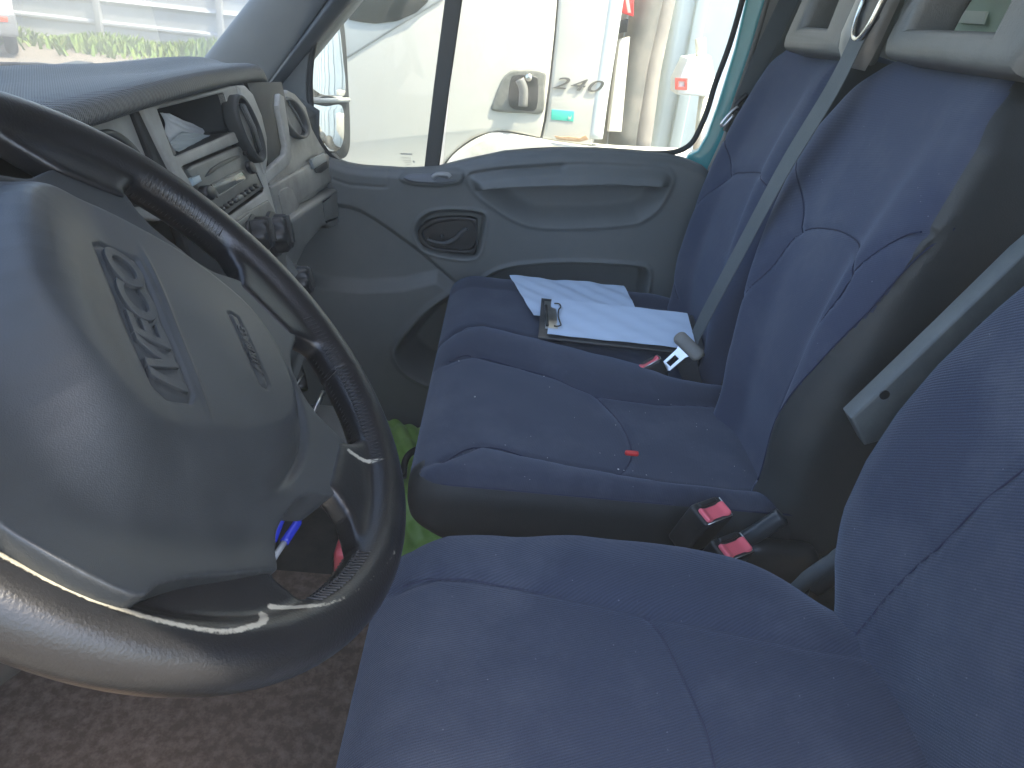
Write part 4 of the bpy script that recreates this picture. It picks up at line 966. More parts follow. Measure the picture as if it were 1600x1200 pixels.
# pillar runs up and back; sections across it
def psec(t):                                     # t=0 base of the visible part, 1 = top of the frame
    L = P(325-75*0, 95, 'x', 1.66)*(1-t)+P(400, 0, 'x', 1.66)*t; Fd = P(434, 103, 'x', 1.665)*(1-t)+P(507, 0, 'x', 1.665)*t; Rr = P(456, 112, 'x', 1.70)*(1-t)+P(548, 0, 'x', 1.70)*t
    mid = (L+Fd)/2 + np.array([-.012, 0, .004]); ridge = (Fd+Rr)/2 + np.array([-.022, 0, 0])
    o = np.array([.10, .0, .0])
    return [L+np.array([.03, .02, 0]), L, mid, Fd+np.array([-.004, 0, 0]), Fd*.9+Rr*.1+np.array([.006, 0, 0]), Fd*.75+Rr*.25+np.array([-.012, 0, 0]), ridge, Rr+np.array([-.006, 0, 0]), Rr+np.array([.03, 0, 0]), Rr+o, L+o]
loft('a_pillar', [psec(t) for t in (-1.2, -.5, 0, 1, 2, 3.2, 4.6)], pil, cab, True, 4, 4)
# the same pillar on the driver's side, for light only where the cab has it
def mirx(s): return [np.array([1.70-(q[0]-0), q[1], q[2]])*1.0 - np.array([.0, 0, 0]) for q in s]
loft('a_pillar', [[np.array([1.66-p[0]-.02, p[1], p[2]]) for p in psec(t)] for t in (-1.2, 0, 2, 4.6)], pil, cab, True, 3, 3)
# floor, roof, partition
box('floor_pan', (.85, .0, -.03), (1.75, 1.9, .05), mat('floor_rubber', (.035, .036, .035), .8, .4, 300, 'grain', dirt=(.10, .09, .075), dirt_amt=.8, dirt_scale=10), cab, .004)
box('roof', (.85, -.40, 1.70), (1.80, .95, .05), mat('roof_lining', (.62, .61, .58), .9), cab, .02)
part = mat('partition_board', (.20, .20, .18), .7, .1, 600, dirt=(.2, .2, .18), dirt_amt=.4)
pl0 = [(-.03, -.86, .0), (1.75, -.86, .0), (1.75, -.86, 1.70), (-.03, -.86, 1.70)]
whole = [(1.00, -.86, 1.08), (1.60, -.86, 1.08), (1.60, -.86, 1.50), (1.00, -.86, 1.50)]
plate('rear_partition', [pl0, whole], (0, 1, 0), .03, part, cab, .003)
plate('partition_window', [[(.99, -.872, 1.07), (1.61, -.872, 1.07), (1.61, -.872, 1.51), (.99, -.872, 1.51)]], (0, 1, 0), .006, mat('lit_green_pane', (.48, .60, .48), .25), cab, .001)  # opaque pane; its pale green stands in for light through the glass
box('partition_label', tuple(P(1518, 27, 'y', -.862)), (.10, .004, .022), mat('pale_label', (.62, .68, .58), .5), cab, .001)
box('kick_panel', (1.725, .75, .42), (.05, .46, .86), dashpl, cab, .01)
box('front_wall', (.85, .97, .40), (1.75, .04, .95), dashpl, cab, .004)
box('header_rail', (.85, .10, 1.665), (1.75, .10, .10), pil, cab, .02)
box('sun_shade_shelf', (.85, .0, 1.58), (1.74, .30, .10), pil, cab, .03)  # unseen shelf added to keep sun off the seats
# B-pillar: teal painted sheet metal with trims
plate('b_pillar', [D([(1164, -40), (1212, -40), (1206, 0), (1188, 60), (1172, 105), (1152, 168), (1136, 222), (1112, 285), (1068, 255), (1074, 244), (1090, 236), (1104, 212), (1122, 160), (1148, 75), (1165, 0)], DX+.06), ], (-1, .25, 0), .05, teal, cab, .006, res=3)
bt_ = mat('b_trim', (.26, .25, .22), .6, .15, 600, dirt=(.17, .165, .15), dirt_amt=.5, dirt_scale=12)
plate('b_pillar_trim', [D([(1194, -40), (1230, -40), (1214, 20), (1188, 90), (1158, 160), (1136, 215), (1106, 285), (1106, 264), (1128, 216), (1148, 160), (1168, 94), (1197, 0)], DX+.045)], (-1, .2, 0), .04, bt_, cab, .006, res=3)
tube('door_rubber', cr(D([(1207, -30), (1199, 0), (1177, 75), (1155, 142), (1133, 205)], DX+.02), 5), .006, mat('rubber_grey', (.12, .115, .10), .7), cab, 8)
plate('side_panel', [D([(1215, -40), (1330, -60), (1300, 60), (1240, 200), (1160, 330), (1100, 420), (1088, 300), (1130, 215), (1176, 110), (1208, 20)], DX+.055)], (-1, 0, 0), .04, mat('side_trim_grey', (.15, .155, .145), .6, .1, 600, dirt=(.2, .2, .18), dirt_amt=.4), cab, .006)
# driver's door below the window line, and its window frame (camera looks in over it)
box('driver_door_lower', (-.055, .05, .30), (.05, 1.30, .62), dashpl, cab, .02)
box('driver_door_header', (-.045, -.05, 1.58), (.06, 1.0, .14), dashpl, cab, .02)
box('driver_b_pillar', (-.03, -.72, .85), (.06, .16, 1.7), pil, cab, .02)
box('rear_side_wall', (1.76, -.82, .85), (.05, .30, 1.7), part, cab, .01)
# windscreen
V = []; nw, nh = 24, 12
for j in range(nh+1):
    t = j/nh
    for i in range(nw+1):
        s = i/nw; x = .0+1.70*s; bow = .12*(1-(2*s-1)**2); V.append((x, .70-.62*t + bow, .90+.74*t))
Fc = [(j*(nw+1)+i, j*(nw+1)+i+1, (j+1)*(nw+1)+i+1, (j+1)*(nw+1)+i) for j in range(nh) for i in range(nw)]
ws = mk('windscreen', V, Fc, glass('windscreen_glass', (.95, .97, .95), .02, .6, 5), cab)
# far passenger belt on the pillar
b2_ = thing('seat_belt', 'grey passenger seat belt strap hanging along the far pillar beside the outer backrest', 'seat belt', tuple(P(1200, 90, 'x', 1.66)))
ribbon('webbing', [P(1262, -60, 'x', 1.64), P(1228, 10, 'x', 1.645), P(1190, 90, 'x', 1.65), P(1160, 160, 'x', 1.65)], .04, (0, 1, .35), .002, web, b2_)
tube('tongue_loop', cr([P(1168, 148, 'x', 1.635), P(1155, 158, 'x', 1.635), P(1150, 168, 'x', 1.635), P(1160, 170, 'x', 1.635)], 5), .006, blackpl, b2_, 8)
tube('metal_tongue', cr([P(1153, 166, 'x', 1.63), P(1142, 175, 'x', 1.63), P(1127, 193, 'x', 1.63), P(1131, 196, 'x', 1.63), P(1146, 180, 'x', 1.63)], 5), .0028, metal, b2_, 8)
# ================================================================== outside
def gridplane(name, x0, x1, y0, y1, z, m, h=0, n=80):
    V = []; 
    for i in range(n+1):
        for j in range(n+1):
            x = x0+(x1-x0)*i/n; y = y0+(y1-y0)*j/n; V.append((x, y, z+h*math.sin(x*1.7+y)*math.cos(y*1.3-x*.6)))
    Fc = [(i*(n+1)+j, (i+1)*(n+1)+j, (i+1)*(n+1)+j+1, i*(n+1)+j+1) for i in range(n) for j in range(n)]
    return mk(name, V, Fc, m)
gm = bpy.data.materials.new('yard_gravel'); gm.use_nodes = True; n_ = gm.node_tree.nodes; l_ = gm.node_tree.links; b_ = n_['Principled BSDF']; b_.inputs['Roughness'].default_value = .95
tc = n_.new('ShaderNodeTexCoord'); a_ = n_.new('ShaderNodeTexNoise'); a_.inputs['Scale'].default_value = 28; a_.inputs['Detail'].default_value = 10; a_.inputs['Roughness'].default_value = .75
l_.new(tc.outputs['Object'], a_.inputs['Vector']); r_ = n_.new('ShaderNodeValToRGB'); e = r_.color_ramp.elements
e[0].position = .35; e[0].color = (.13, .11, .09, 1); e[1].position = .68; e[1].color = (.42, .37, .30, 1); l_.new(a_.outputs['Fac'], r_.inputs['Fac'])
a2 = n_.new('ShaderNodeTexNoise'); a2.inputs['Scale'].default_value = .8; a2.inputs['Detail'].default_value = 6; l_.new(tc.outputs['Object'], a2.inputs['Vector'])
m_ = n_.new('ShaderNodeMix'); m_.data_type = 'RGBA'; m_.blend_type = 'MULTIPLY'; m_.inputs['Factor'].default_value = .5; l_.new(r_.outputs['Color'], m_.inputs['A']); l_.new(a2.outputs['Color'], m_.inputs['B']); 
l_.new(r_.outputs['Color'], b_.inputs['Base Color'])
bp = n_.new('ShaderNodeBump'); bp.inputs['Distance'].default_value = .02; l_.new(a_.outputs['Fac'], bp.inputs['Height']); l_.new(bp.outputs[0], b_.inputs['Normal'])
GZ = -.75
struct(gridplane('ground', -25, 45, -35, 45, GZ, gm, 0, 20))

# the truck beside the passenger window
TX = 2.70
T = lambda q, x=TX: [P(a, b, 'x', x) for a, b in q]
white = mat('truck_white_paint', (.50, .485, .44), .35, coat=.5, dirt=(.5, .46, .38), dirt_amt=.35, dirt_scale=3)
shade = mat('truck_grey_trim', (.36, .38, .38), .5, dirt=(.28, .27, .25), dirt_amt=.5, dirt_scale=5)
truck = thing('truck', 'white truck cab with black door handle and number 240, parked close beside the passenger window', 'truck', (TX+1.1, .6, GZ))
def yz(lst): return [np.array([TX, a, b]) for a, b in lst]
# door skin: from the rear shut line forward; its lower edge follows the wheel arch
shut = T([(872, -10), (866, 60), (858, 130), (850, 190), (844, 228)])
arch = T([(844, 216), (800, 207), (778, 206), (750, 212), (725, 226), (705, 243), (690, 262), (670, 300)])
fr = [np.array([TX, .84, .50]), np.array([TX, .84, 1.35]), np.array([TX, .70, 2.45]), np.array([TX, -.12, 2.45])]
plate('door_skin', [[fr[3]] + shut[0:4] + cr(arch, 3) + [fr[0], fr[1], fr[2]]], (-1, 0, 0), .10, white, truck, .012)
rear = T([(874, -10), (868, 60), (861, 130), (853, 190), (847, 218), (900, 226), (925, 228), (934, 150), (946, 80), (958, -10)])
plate('rear_quarter', [[rear[-1]+np.array([0, .02, 1.2]), rear[0]+np.array([0, .0, 1.2])] + rear], (-1, 0, 0), .10, white, truck, .012)
box('cab_body', (TX+1.18, .22, 1.45), (2.20, 1.14, 2.1), white, truck, .08)
box('fender_gap', (TX+.07, .22, .50), (.08, 1.1, .40), mat('wheel_arch_dark', (.10, .10, .095), .8), truck, .02)
fen = T([(690, 268), (705, 247), (727, 229), (752, 215), (780, 209), (845, 219), (925, 231), (990, 236), (1085, 240), (1085, 300), (690, 320)], TX-.03)
plate('fender', [cr(fen[:9], 3)+fen[9:]], (-1, 0, 0), .12, mat('fender_grey', (.50, .49, .45), .5, dirt=(.3, .26, .2), dirt_amt=.7, dirt_scale=9), truck, .015)
# side window and the grey panel below it
plate('side_window', [T([(540, -60), (545, 31), (566, 35), (587, 37), (620, 33), (650, 20), (668, 3), (690, -60)], TX-.012)], (-1, 0, 0), .02, mat('truck_window', (.02, .024, .022), .08), truck, .004)
plate('window_panel', [T([(520, -60), (520, 104), (552, 86), (620, 43), (692, 0), (735, -60)], TX-.006)], (-1, 0, 0), .02, shade, truck, .008)
# door handle: moulded cup with two upright grips
hdl = T(cr([np.array(q) for q in [(768, 172), (772, 155), (784, 125), (797, 112), (812, 109), (850, 112), (851, 140), (848, 176), (820, 177), (790, 176)]], 4, True), TX-.008)
h_ = plate('door_handle', [hdl], (-1, 0, 0), .03, mat('handle_grey', (.11, .115, .10), .5, dirt=(.3, .28, .25), dirt_amt=.5, dirt_scale=30), truck, .008)
plate('handle_recess', [T(cr([np.array(q) for q in [(796, 165), (797, 128), (806, 117), (835, 119), (841, 130), (838, 170), (818, 173)]], 4, True), TX-.010)], (-1, 0, 0), .02, blackpl, h_, .003)
tube('grip', cr(T([(812, 124), (818, 140), (817, 166)], TX-.03), 5), [.016]*11, mat('grip_grey', (.14, .14, .13), .4), h_, 12)
c = T([(826, 121)], TX-.02)[0]; tube('lock_barrel', [c, c-np.array([.012, 0, 0])], .012, metal, h_, 14)
# the number
me = text_geo('240', .056, .0012, .35, .0003, 1.1, 1.9, 0)
t0, t1 = T([(867, 130)], TX-.004)[0], T([(932, 136)], TX-.004)[0]
place(me, (t0+t1)/2, (t1-t0), (0, .0, 1)); link('number_lettering', me, mat('number_chrome', (.09, .09, .08), .4, metal=.2), truck, smooth=False)
st_ = plate('sticker', [T([(862, 171), (897, 174), (896, 190), (861, 187)], TX-.002)], (-1, 0, 0), .004, mat('green_sticker', (.06, .50, .38), .5), truck, .0006)
plate('sticker_mark', [T([(888, 181), (891, 184), (894, 179), (892, 186), (888, 187)], TX-.0045)], (-1, 0, 0), .001, white, st_, .0002)
rust = mat('rust', (.28, .15, .06), .9, dirt=(.5, .42, .3), dirt_amt=.8, dirt_scale=60)
plate('rust_patch', [T([(866, 212), (876, 214), (890, 213), (905, 216), (915, 211), (920, 218), (905, 222), (885, 220), (870, 218)], TX-.034)], (-1, 0, 0), .006, rust, truck, .001)
# rear corner of the cab: rounded corner strip, air pipes, reflector
tube('corner_strip', cr(T([(966, -60), (958, 0), (946, 80), (934, 160), (927, 215)], TX+.03), 4), .035, mat('corner_paint', (.55, .58, .57), .4), truck, 14)
box('rear_cab_wall', (TX+1.3, -.385, 1.4), (2.1, .06, 2.2), white, truck, .02)
plate('side_fairing', [T([(968, 62), (987, 58), (975, 208), (951, 206)], TX+.10)], (-1, -.3, 0), .02, white, truck, .004)
plate('red_reflector', [T([(962, -40), (992, -40), (990, 26), (975, 22), (963, 12)], TX+.08)], (-1, 0, 0), .03, mat('reflector_red', (.70, .05, .05), .3), truck, .004)
plate('white_stripe', [T([(974, -20), (979, -20), (986, 20), (981, 20)], TX+.062)], (-1, 0, 0), .004, white, truck, .0006)
plate('reflector_base', [T([(958, 32), (982, 30), (980, 50), (956, 55)], TX+.09)], (-1, 0, 0), .03, blackpl, truck, .004)
pipe_m = mat('pipe_dark', (.11, .11, .10), .4, dirt=(.3, .26, .22), dirt_amt=.6, dirt_scale=8)
tube('air_duct', T([(1030, -120), (1012, 0), (990, 100), (974, 205), (970, 240)], TX+.20), .055, pipe_m, truck, 20)
tube('air_duct', T([(1052, -120), (1036, 0), (1014, 110), (1001, 215), (996, 245)], TX+.25), .045, mat('pipe_brown', (.22, .20, .18), .35, dirt=(.4, .36, .3), dirt_amt=.5, dirt_scale=7), truck, 20)
for k in range(2):
    V, Fc = torus(.42, .11, 60, 16, 1.3); A = np.array(V); cx, cy = (TX+.22, [.20, -1.55][k])
    W_ = np.column_stack([cx + A[:, 2], cy + A[:, 0], GZ+.53 + A[:, 1]]); o = mk('wheel_tyre', W_, Fc, rubber, truck)
    disk = [np.array([cx-.05, cy+.33*math.cos(a), GZ+.53+.33*math.sin(a)]) for a in np.linspace(0, 2*math.pi, 32, endpoint=False)]; plate('rim', [disk], (-1, 0, 0), .10, shade, o, .02)
box('chassis', (TX+1.1, -1.2, GZ+.85), (.9, 3.6, .3), mat('chassis_dark', (.08, .08, .08), .7), truck, .02)
# trailer wall behind the cab
wall_m = mat('trailer_blue_grey', (.42, .50, .54), .5, dirt=(.55, .58, .56), dirt_amt=.5, dirt_scale=2)
tr_ = thing('trailer', 'pale blue-grey box trailer standing behind the truck cab at the right of the side window', 'trailer', (TX+1.5, -3, GZ))
box('trailer_body', (TX+1.8, -4.45, 1.55), (2.4, 7.6, 3.0), wall_m, tr_, .03)
for k in range(14):
    box('side_post', (TX+.59, -.75-k*.55, 1.55), (.03, .05, 2.9), mat('post_grey', (.34, .40, .42), .5), tr_, .006)
for k in range(2):
    V, Fc = torus(.42, .11, 48, 14, 1.3); A = np.array(V); cx, cy = (TX+.75, [-5.2, -6.5][k])
    mk('wheel_tyre', np.column_stack([cx + A[:, 2], cy + A[:, 0], GZ+.53 + A[:, 1]]), Fc, rubber, tr_)
# white box with red-framed plate standing between
crn = T([(1058, 128), (1075, 92), (1112, 88), (1118, 120), (1108, 152), (1058, 148)], TX+.28)
lk = thing('hose_box', 'white plastic box with a small red-framed label behind the truck cab', 'plastic box', tuple(crn[-1]))
wb = plate('box_shell', [crn], (-1, 0, 0), .16, mat('box_white', (.70, .74, .76), .4), lk, .012)
a, b, c_, d = T([(1055, 122), (1075, 122), (1074, 141), (1055, 140)], TX+.272); a1, b1, c1, d1 = T([(1060, 127), (1070, 127), (1070, 136), (1060, 136)], TX+.272)
plate('red_frame', [[a, b, c_, d], [a1, b1, c1, d1]], (-1, 0, 0), .006, mat('label_red', (.62, .09, .07), .4), lk, .001)
tube('box_post', T([(1094, 60), (1096, 95)], TX+.35), .02, mat('cream_post', (.62, .60, .50), .5), lk, 10)
tube('box_post', T([(1100, 150), (1090, 235)], TX+.35), .02, mat('cream_post', (.62, .60, .50), .5), lk, 10)

# own wing mirror beyond the quarter window
mir_ = thing('wing_mirror', 'black wing mirror of the van seen through the quarter window, split into two glasses', 'wing mirror', tuple(P(540, 240, 'x', 1.9)))
MN = np.array([-.45, -.89, .03]); MNn = MN/np.linalg.norm(MN); MD = float(MN @ P(520, 150, 'x', 1.93))
M_ = lambda q, off=0: [P(a, b, MN, MD+off*np.linalg.norm(MN)) for a, b in q]
ho = cr([np.array(q) for q in [(478, 60), (495, 20), (520, 5), (536, 14), (543, 60), (547, 130), (550, 200), (548, 236), (536, 250), (505, 246), (478, 225), (466, 150)]], 4, True)
u1 = cr([np.array(q) for q in [(484, 70), (500, 42), (522, 26), (530, 40), (536, 90), (539, 148), (510, 150), (480, 150)]], 4, True)
u2 = cr([np.array(q) for q in [(480, 166), (510, 166), (534, 165), (538, 195), (536, 222), (526, 236), (500, 232), (482, 215)]], 4, True)
hm = mat('mirror_housing', (.030, .032, .034), .45, .1, 700)
plate('housing', [M_(ho)], MN, .06, hm, mir_, .012, res=4)
mg = mat('mirror_glass', (.92, .92, .90), .03, metal=1, dirt=(.6, .6, .58), dirt_amt=.4, dirt_scale=30)
plate('mirror_glass', [M_(u1, .003)], MN, .003, mg, mir_, .0008); plate('mirror_glass', [M_(u2, .003)], MN, .003, mg, mir_, .0008)
tube('mirror_arm', [P(520, 250, 'x', 1.92), P(505, 275, 'x', 1.78)], .02, hm, mir_, 12)
tube('mirror_bracket', M_([(470, 158), (545, 156)], .008), .006, shade, mir_, 10)

# fence, weeds, parked van, wiper
FX = 17.0
fence = thing('metal_fence', 'tall pale corrugated metal fence with upright posts across the far side of the yard', 'fence', (FX, 12, GZ))
fm_ = mat('fence_sheet', (.50, .52, .53), .5, dirt=(.38, .37, .34), dirt_amt=.6, dirt_scale=1.2)
f0 = 1.0; pitch = 2.45
for k in range(-1, 9):
    y0 = f0 + k*pitch; V = []; zs = np.linspace(0, 2.6, 66)
    for z in zs:
        ph = (z/.42) % 1; dxx = .05*(1-sst(.0, .16, ph)) + .05*sst(.84, 1, ph); V += [(FX-dxx, y0+.05, GZ+z), (FX-dxx, y0+pitch-.05, GZ+z), (FX+.03, y0+.05, GZ+z), (FX+.03, y0+pitch-.05, GZ+z)]
    Fc = []
    for i in range(len(zs)-1):
        a = i*4; b = a+4; Fc += [(a, a+1, b+1, b), (a+2, b+2, b+3, a+3), (a, b, b+2, a+2), (a+1, a+3, b+3, b+1)]
    Fc += [(0, 2, 3, 1), (len(V)-4, len(V)-3, len(V)-1, len(V)-2)]
    mk('fence_panel', V, Fc, fm_, fence, smooth=False); box('post', (FX-.05, y0, GZ+1.35), (.12, .12, 2.7), mat('fence_post', (.44, .45, .45), .5), fence, .01)
grass = mat('weed_green', (.14, .24, .04), .8, dirt=(.30, .32, .10), dirt_amt=.8, dirt_scale=3)
V = []; Fc = []; rg = random.Random(5)
for i in range(9000):
    cl = math.sin(i*.37)*.5; y = rg.uniform(1, 16); dens = .5+.5*math.sin(y*1.9)*math.sin(y*.7+1); 
    if rg.random() > .25+dens*.75: continue
    x = FX-.25-abs(rg.gauss(0, .7)); h = rg.uniform(.12, .38)*(.4+dens*.9); a = rg.uniform(0, 6.28); ln = rg.uniform(.05, .2); wd = rg.uniform(.015, .04)
    k = len(V); ca, sa = math.cos(a), math.sin(a)
    V += [(x-wd*sa, y+wd*ca, GZ), (x+wd*sa, y-wd*ca, GZ), (x+ln*.5*ca+wd*sa, y+ln*.5*sa-wd*ca, GZ+h*.7), (x+ln*ca, y+ln*sa, GZ+h), (x+ln*.5*ca-wd*sa, y+ln*.5*sa+wd*ca, GZ+h*.7)]
    Fc.append((k, k+1, k+2, k+3, k+4))
o = mk('weeds', V, Fc, grass, smooth=False); o['label'] = 'ragged green weeds growing along the foot of the metal fence'; o['category'] = 'weeds'; o['kind'] = 'stuff'
van = thing('parked_van', 'white parked van at the far left, only its rear corner and red tail lamp showing', 'van', tuple(P(34, 92, 'z', GZ)))
vb = P(34, 92, 'z', GZ)
V, Fc, _ = rbox(((vb[0], vb[0]+2.9), (vb[1], vb[1]+1.9), (GZ+.42, GZ+2.4)), (.12, .18, .18), .12)
V[:, 1] += .10*sst(GZ+1.2, GZ+2.4, V[:, 2])*np.where(V[:, 1] < vb[1]+.95, 1, -1)
vanw = mat('van_white', (.78, .78, .76), .3, coat=.5); mk('van_body', V, Fc, vanw, van)
box('rear_bumper', (vb[0]+.02, vb[1]+.95, GZ+.52), (.26, 1.94, .36), mat('bumper_grey', (.22, .23, .23), .6), van, .05)
box('tail_lamp', (vb[0]-.005, vb[1]+.16, GZ+1.55), (.06, .15, .60), mat('lamp_red', (.7, .06, .05), .2, coat=.6), van, .03)
box('tail_lamp', (vb[0]-.005, vb[1]+1.74, GZ+1.55), (.06, .15, .60), MATS['lamp_red'], van, .03)
box('reflector', (vb[0]-.11, vb[1]+.16, GZ+.60), (.02, .12, .08), mat('reflector_orange', (.85, .12, .05), .2, coat=.6), van, .01)
box('rear_window', (vb[0]-.002, vb[1]+.95, GZ+1.85), (.02, 1.2, .5), MATS['truck_window'], van, .02)
for (x, y) in ((vb[0]+.5, vb[1]+.12), (vb[0]+2.4, vb[1]+.12), (vb[0]+.5, vb[1]+1.78), (vb[0]+2.4, vb[1]+1.78)):
    V, Fc = torus(.23, .09, 36, 12, 1.1); A = np.array(V); mk('wheel_tyre', np.column_stack([x+A[:, 0], y+A[:, 2], GZ+.32+A[:, 1]]), Fc, rubber, van)
van.rotation_euler.z = math.atan2(vb[1], vb[0]+.18)
wp_ = thing('windscreen_wiper', 'thin black wiper arm and blade lying outside the bottom of the windscreen', 'wiper', tuple(P(60, 112, 'y', .80)))
tube('wiper_blade', [P(-60, 103, 'y', .83), P(60, 103, 'y', .83), P(122, 109, 'y', .83)], .006, blackpl, wp_, 8)
tube('wiper_arm', cr([P(-60, 150, 'y', .85), P(0, 134, 'y', .85), P(50, 118, 'y', .85), P(84, 107, 'y', .85)], 4), .007, darkpl, wp_, 8)
# bonnet
V, Fc, _ = rbox(((-.05, 1.75), (1.0, 1.75), (.25, .74)), (.2, .3, .2), .05); V[:, 2] -= .25*sst(1.1, 1.75, V[:, 1]); mk('bonnet', V, Fc, teal, cab)
# ================================================================== loose things in the cab
# loose sheet under the clipboard, clipboard, its paper
cz = SZ+.014
under = sheet('loose_paper', [P(796, 430, 'z', cz), P(975, 446, 'z', cz+.012), P(1003, 500, 'z', cz+.01), P(834, 493, 'z', cz)], mat('bluish_paper', (.54, .65, .78), .8, .3, 60), 'crumpled white paper sheet sticking out from under the clipboard', 'paper', .0018, .0006, 40, seed=3, f=1.4)
clip = thing('clipboard', 'black clipboard with a metal clip lying on the outer passenger seat', 'clipboard', tuple(P(960, 520, 'z', cz)))
bz = cz+.012
bo = [P(846, 465, 'z', bz+.004), P(1083, 492, 'z', bz+.018), P(1105, 556, 'z', bz+.008), P(841, 526, 'z', bz-.004)]
o3 = np.array(bo); nb = np.cross(o3[1]-o3[0], o3[3]-o3[0]); nb *= np.sign(nb[2]); nb /= np.linalg.norm(nb)
ctr = o3.mean(0); flat = [q - nb*((q-ctr)@nb) for q in o3]
bdm = mat('clipboard_board', (.045, .046, .045), .35, .05, 500, dirt=(.12, .12, .115), dirt_amt=.5, dirt_scale=12)
bd = plate('board', [flat], nb, .004, bdm, clip, .0015)
Bp = lambda q, off=0: [P(a, b, nb, float(nb @ ctr)+off) for a, b in q]
pq = Bp([(862, 467), (1071, 488), (1089, 546), (855, 522)], .006)
pq[1] = Bp([(1074, 489)], .012)[0]
top_sheet = sheet('written_sheet', pq, mat('form_paper', (.56, .67, .80), .8, .25, 70), None, None, .0009, .0006, 44, clip, 1, 1.2)
# faint ruled writing on the sheet
cm = Bp([(851, 470), (868, 472), (872, 514), (852, 512)], .007)
plate('clip_plate', [cm], nb, .002, metal, clip, .0006)
wm = mat('clip_wire', (.06, .06, .055), .35, metal=.6)
cw = Bp([(866, 474), (874, 475), (876, 480), (873, 484), (872, 494), (875, 503), (876, 508), (870, 510), (866, 509)], .012)
tube('clip_wire', cr(cw, 4), .0016, wm, clip, 8)
tube('clip_spring', Bp([(853, 478), (855, 508)], .010), .0035, MATS['clip_wire'], clip, 10)
# crumb-like lint and the little red tag on the near seat cushion
rt = P(987, 709, 'z', SZ+.004); V, Fc, _ = rbox(((-.004, .004), (-.011, .011), (-.003, .005)), (.003, .003, .003), .0015)
tag(mk('red_tag', np.array(V)+rt, Fc, mat('tag_red', (.6, .03, .03), .4)), 'tiny red plastic tag lying on the seam of the near passenger cushion', 'tag')
crm = mat('lint_white', (.7, .7, .68), .8); V = []; Fc = []
rg = random.Random(3); sp = [(1056, 629, 2.2), (742, 620, 1.5), (717, 564, 1.4), (980, 674, 1.6), (966, 733, 1.6), (1083, 604, 1.3), (933, 617, 1.2), (1174, 695, 1.3), (988, 690, 1), (925, 937, 1.6), (1064, 629, 1.1), (962, 664, .9), (850, 588, 1), (1010, 742, .8), (965, 737, 1.2), (975, 735, 1)]
sp += [(rg.uniform(720, 1180), rg.uniform(600, 750), rg.uniform(.4, .8)) for _ in range(26)]
for (x, y, r) in sp:
    z = (DZ if y > 850 else SZ); p = P(x, y, 'z', z); hh = (dh if y > 850 else cushion_height)(np.array([p[0]]), np.array([p[1]]))[0]; p = P(x, y, 'z', z+hh+.0008)
    k = len(V); r *= .0011
    d = [np.array([rg.uniform(.6, 1.3)*a, rg.uniform(.6, 1.3)*b, rg.uniform(.4, .8)*c]) for a, b, c in ((1, 0, 0), (0, 1, 0), (-1, 0, 0), (0, -1, 0), (0, 0, 1), (0, 0, -1))]
    V += [p + q*r for q in d]; Fc += [tuple(k+i for i in f) for f in ((0, 1, 4), (1, 2, 4), (2, 3, 4), (3, 0, 4), (1, 0, 5), (2, 1, 5), (3, 2, 5), (0, 3, 5))]
o = mk('lint', V, Fc, crm, smooth=False); o['label'] = 'specks of white lint and crumbs scattered over the seat cushions'; o['category'] = 'lint'; o['kind'] = 'stuff'
# green shopping bag on the floor
bgm = mat('green_bag', (.22, .42, .08), .4, .3, 30, dirt=(.34, .52, .16), dirt_amt=.8, dirt_scale=12)
bagp = [(600, 672), (640, 668), (700, 690), (760, 760), (800, 880), (640, 905), (600, 860), (596, 760)]
nx, ny = 60, 60; g = [P(585, 668, 'z', .04), P(720, 672, 'z', .04), P(800, 900, 'z', .04), P(585, 905, 'z', .04)]
bag = thing('shopping_bag', 'bright green plastic bag with white print crumpled on the floor between wheel and bench', 'bag', tuple(P(660, 780, 'z', 0)))
V = []; Fc = []
for s in (0, 1):
    for i in range(nx+1):
        for j in range(ny+1):
            u, v = i/nx, j/ny; p = g[0]*(1-u)*(1-v)+g[1]*u*(1-v)+g[2]*u*v+g[3]*(1-u)*v
            h = .018*math.sin(7*u+3*v)*math.cos(9*v-2*u)+.008*abs(math.sin(19*u-11*v))+.006*abs(math.sin(23*v+9*u)) + .03*math.sin(math.pi*u)*math.sin(math.pi*v)
            V.append(p + np.array([0, 0, h - s*.004]))
L = (nx+1)*(ny+1)
for s in (0, 1):
    for i in range(nx):
        for j in range(ny): Fc.append(tuple(s*L+k for k in (i*(ny+1)+j, (i+1)*(ny+1)+j, (i+1)*(ny+1)+j+1, i*(ny+1)+j+1)))
mk('bag_film', V, Fc, bgm, bag)
wp2 = mat('bag_print', (.55, .62, .60), .5)
for q in ([(652, 832), (662, 826), (700, 828), (712, 860), (660, 872), (650, 862)], [(652, 712), (664, 708), (668, 720), (656, 728), (650, 722)], [(652, 800), (660, 798), (662, 806), (653, 810)]):
    plate('white_print', [P(a, b, 'z', .088) for a, b in q] and [[P(a, b, 'z', .088) for a, b in q]], (0, 0, 1), .002, wp2, bag, .0006)
tag(tube('black_cable', cr([P(630, 745, 'z', .10), P(634, 718, 'z', .115), P(648, 704, 'z', .12), P(668, 702, 'z', .115), P(690, 712, 'z', .10)], 6), .008, rubber, None, 10), 'black cable loop lying across the green bag on the floor', 'cable')
fmat = mat('gravel_reflection', (.20, .145, .115), .95, .8, 120, dirt=(.42, .32, .26), dirt_amt=.9, dirt_scale=55)  # speckled brown put in for gravel reflected by the absent side window
tag(box('reflection_mat', (.52, .42, .012), (1.05, 1.0, .02), fmat, None, .006), 'brown mat added in the driver footwell for the gravel reflected in the side window', 'floor mat')
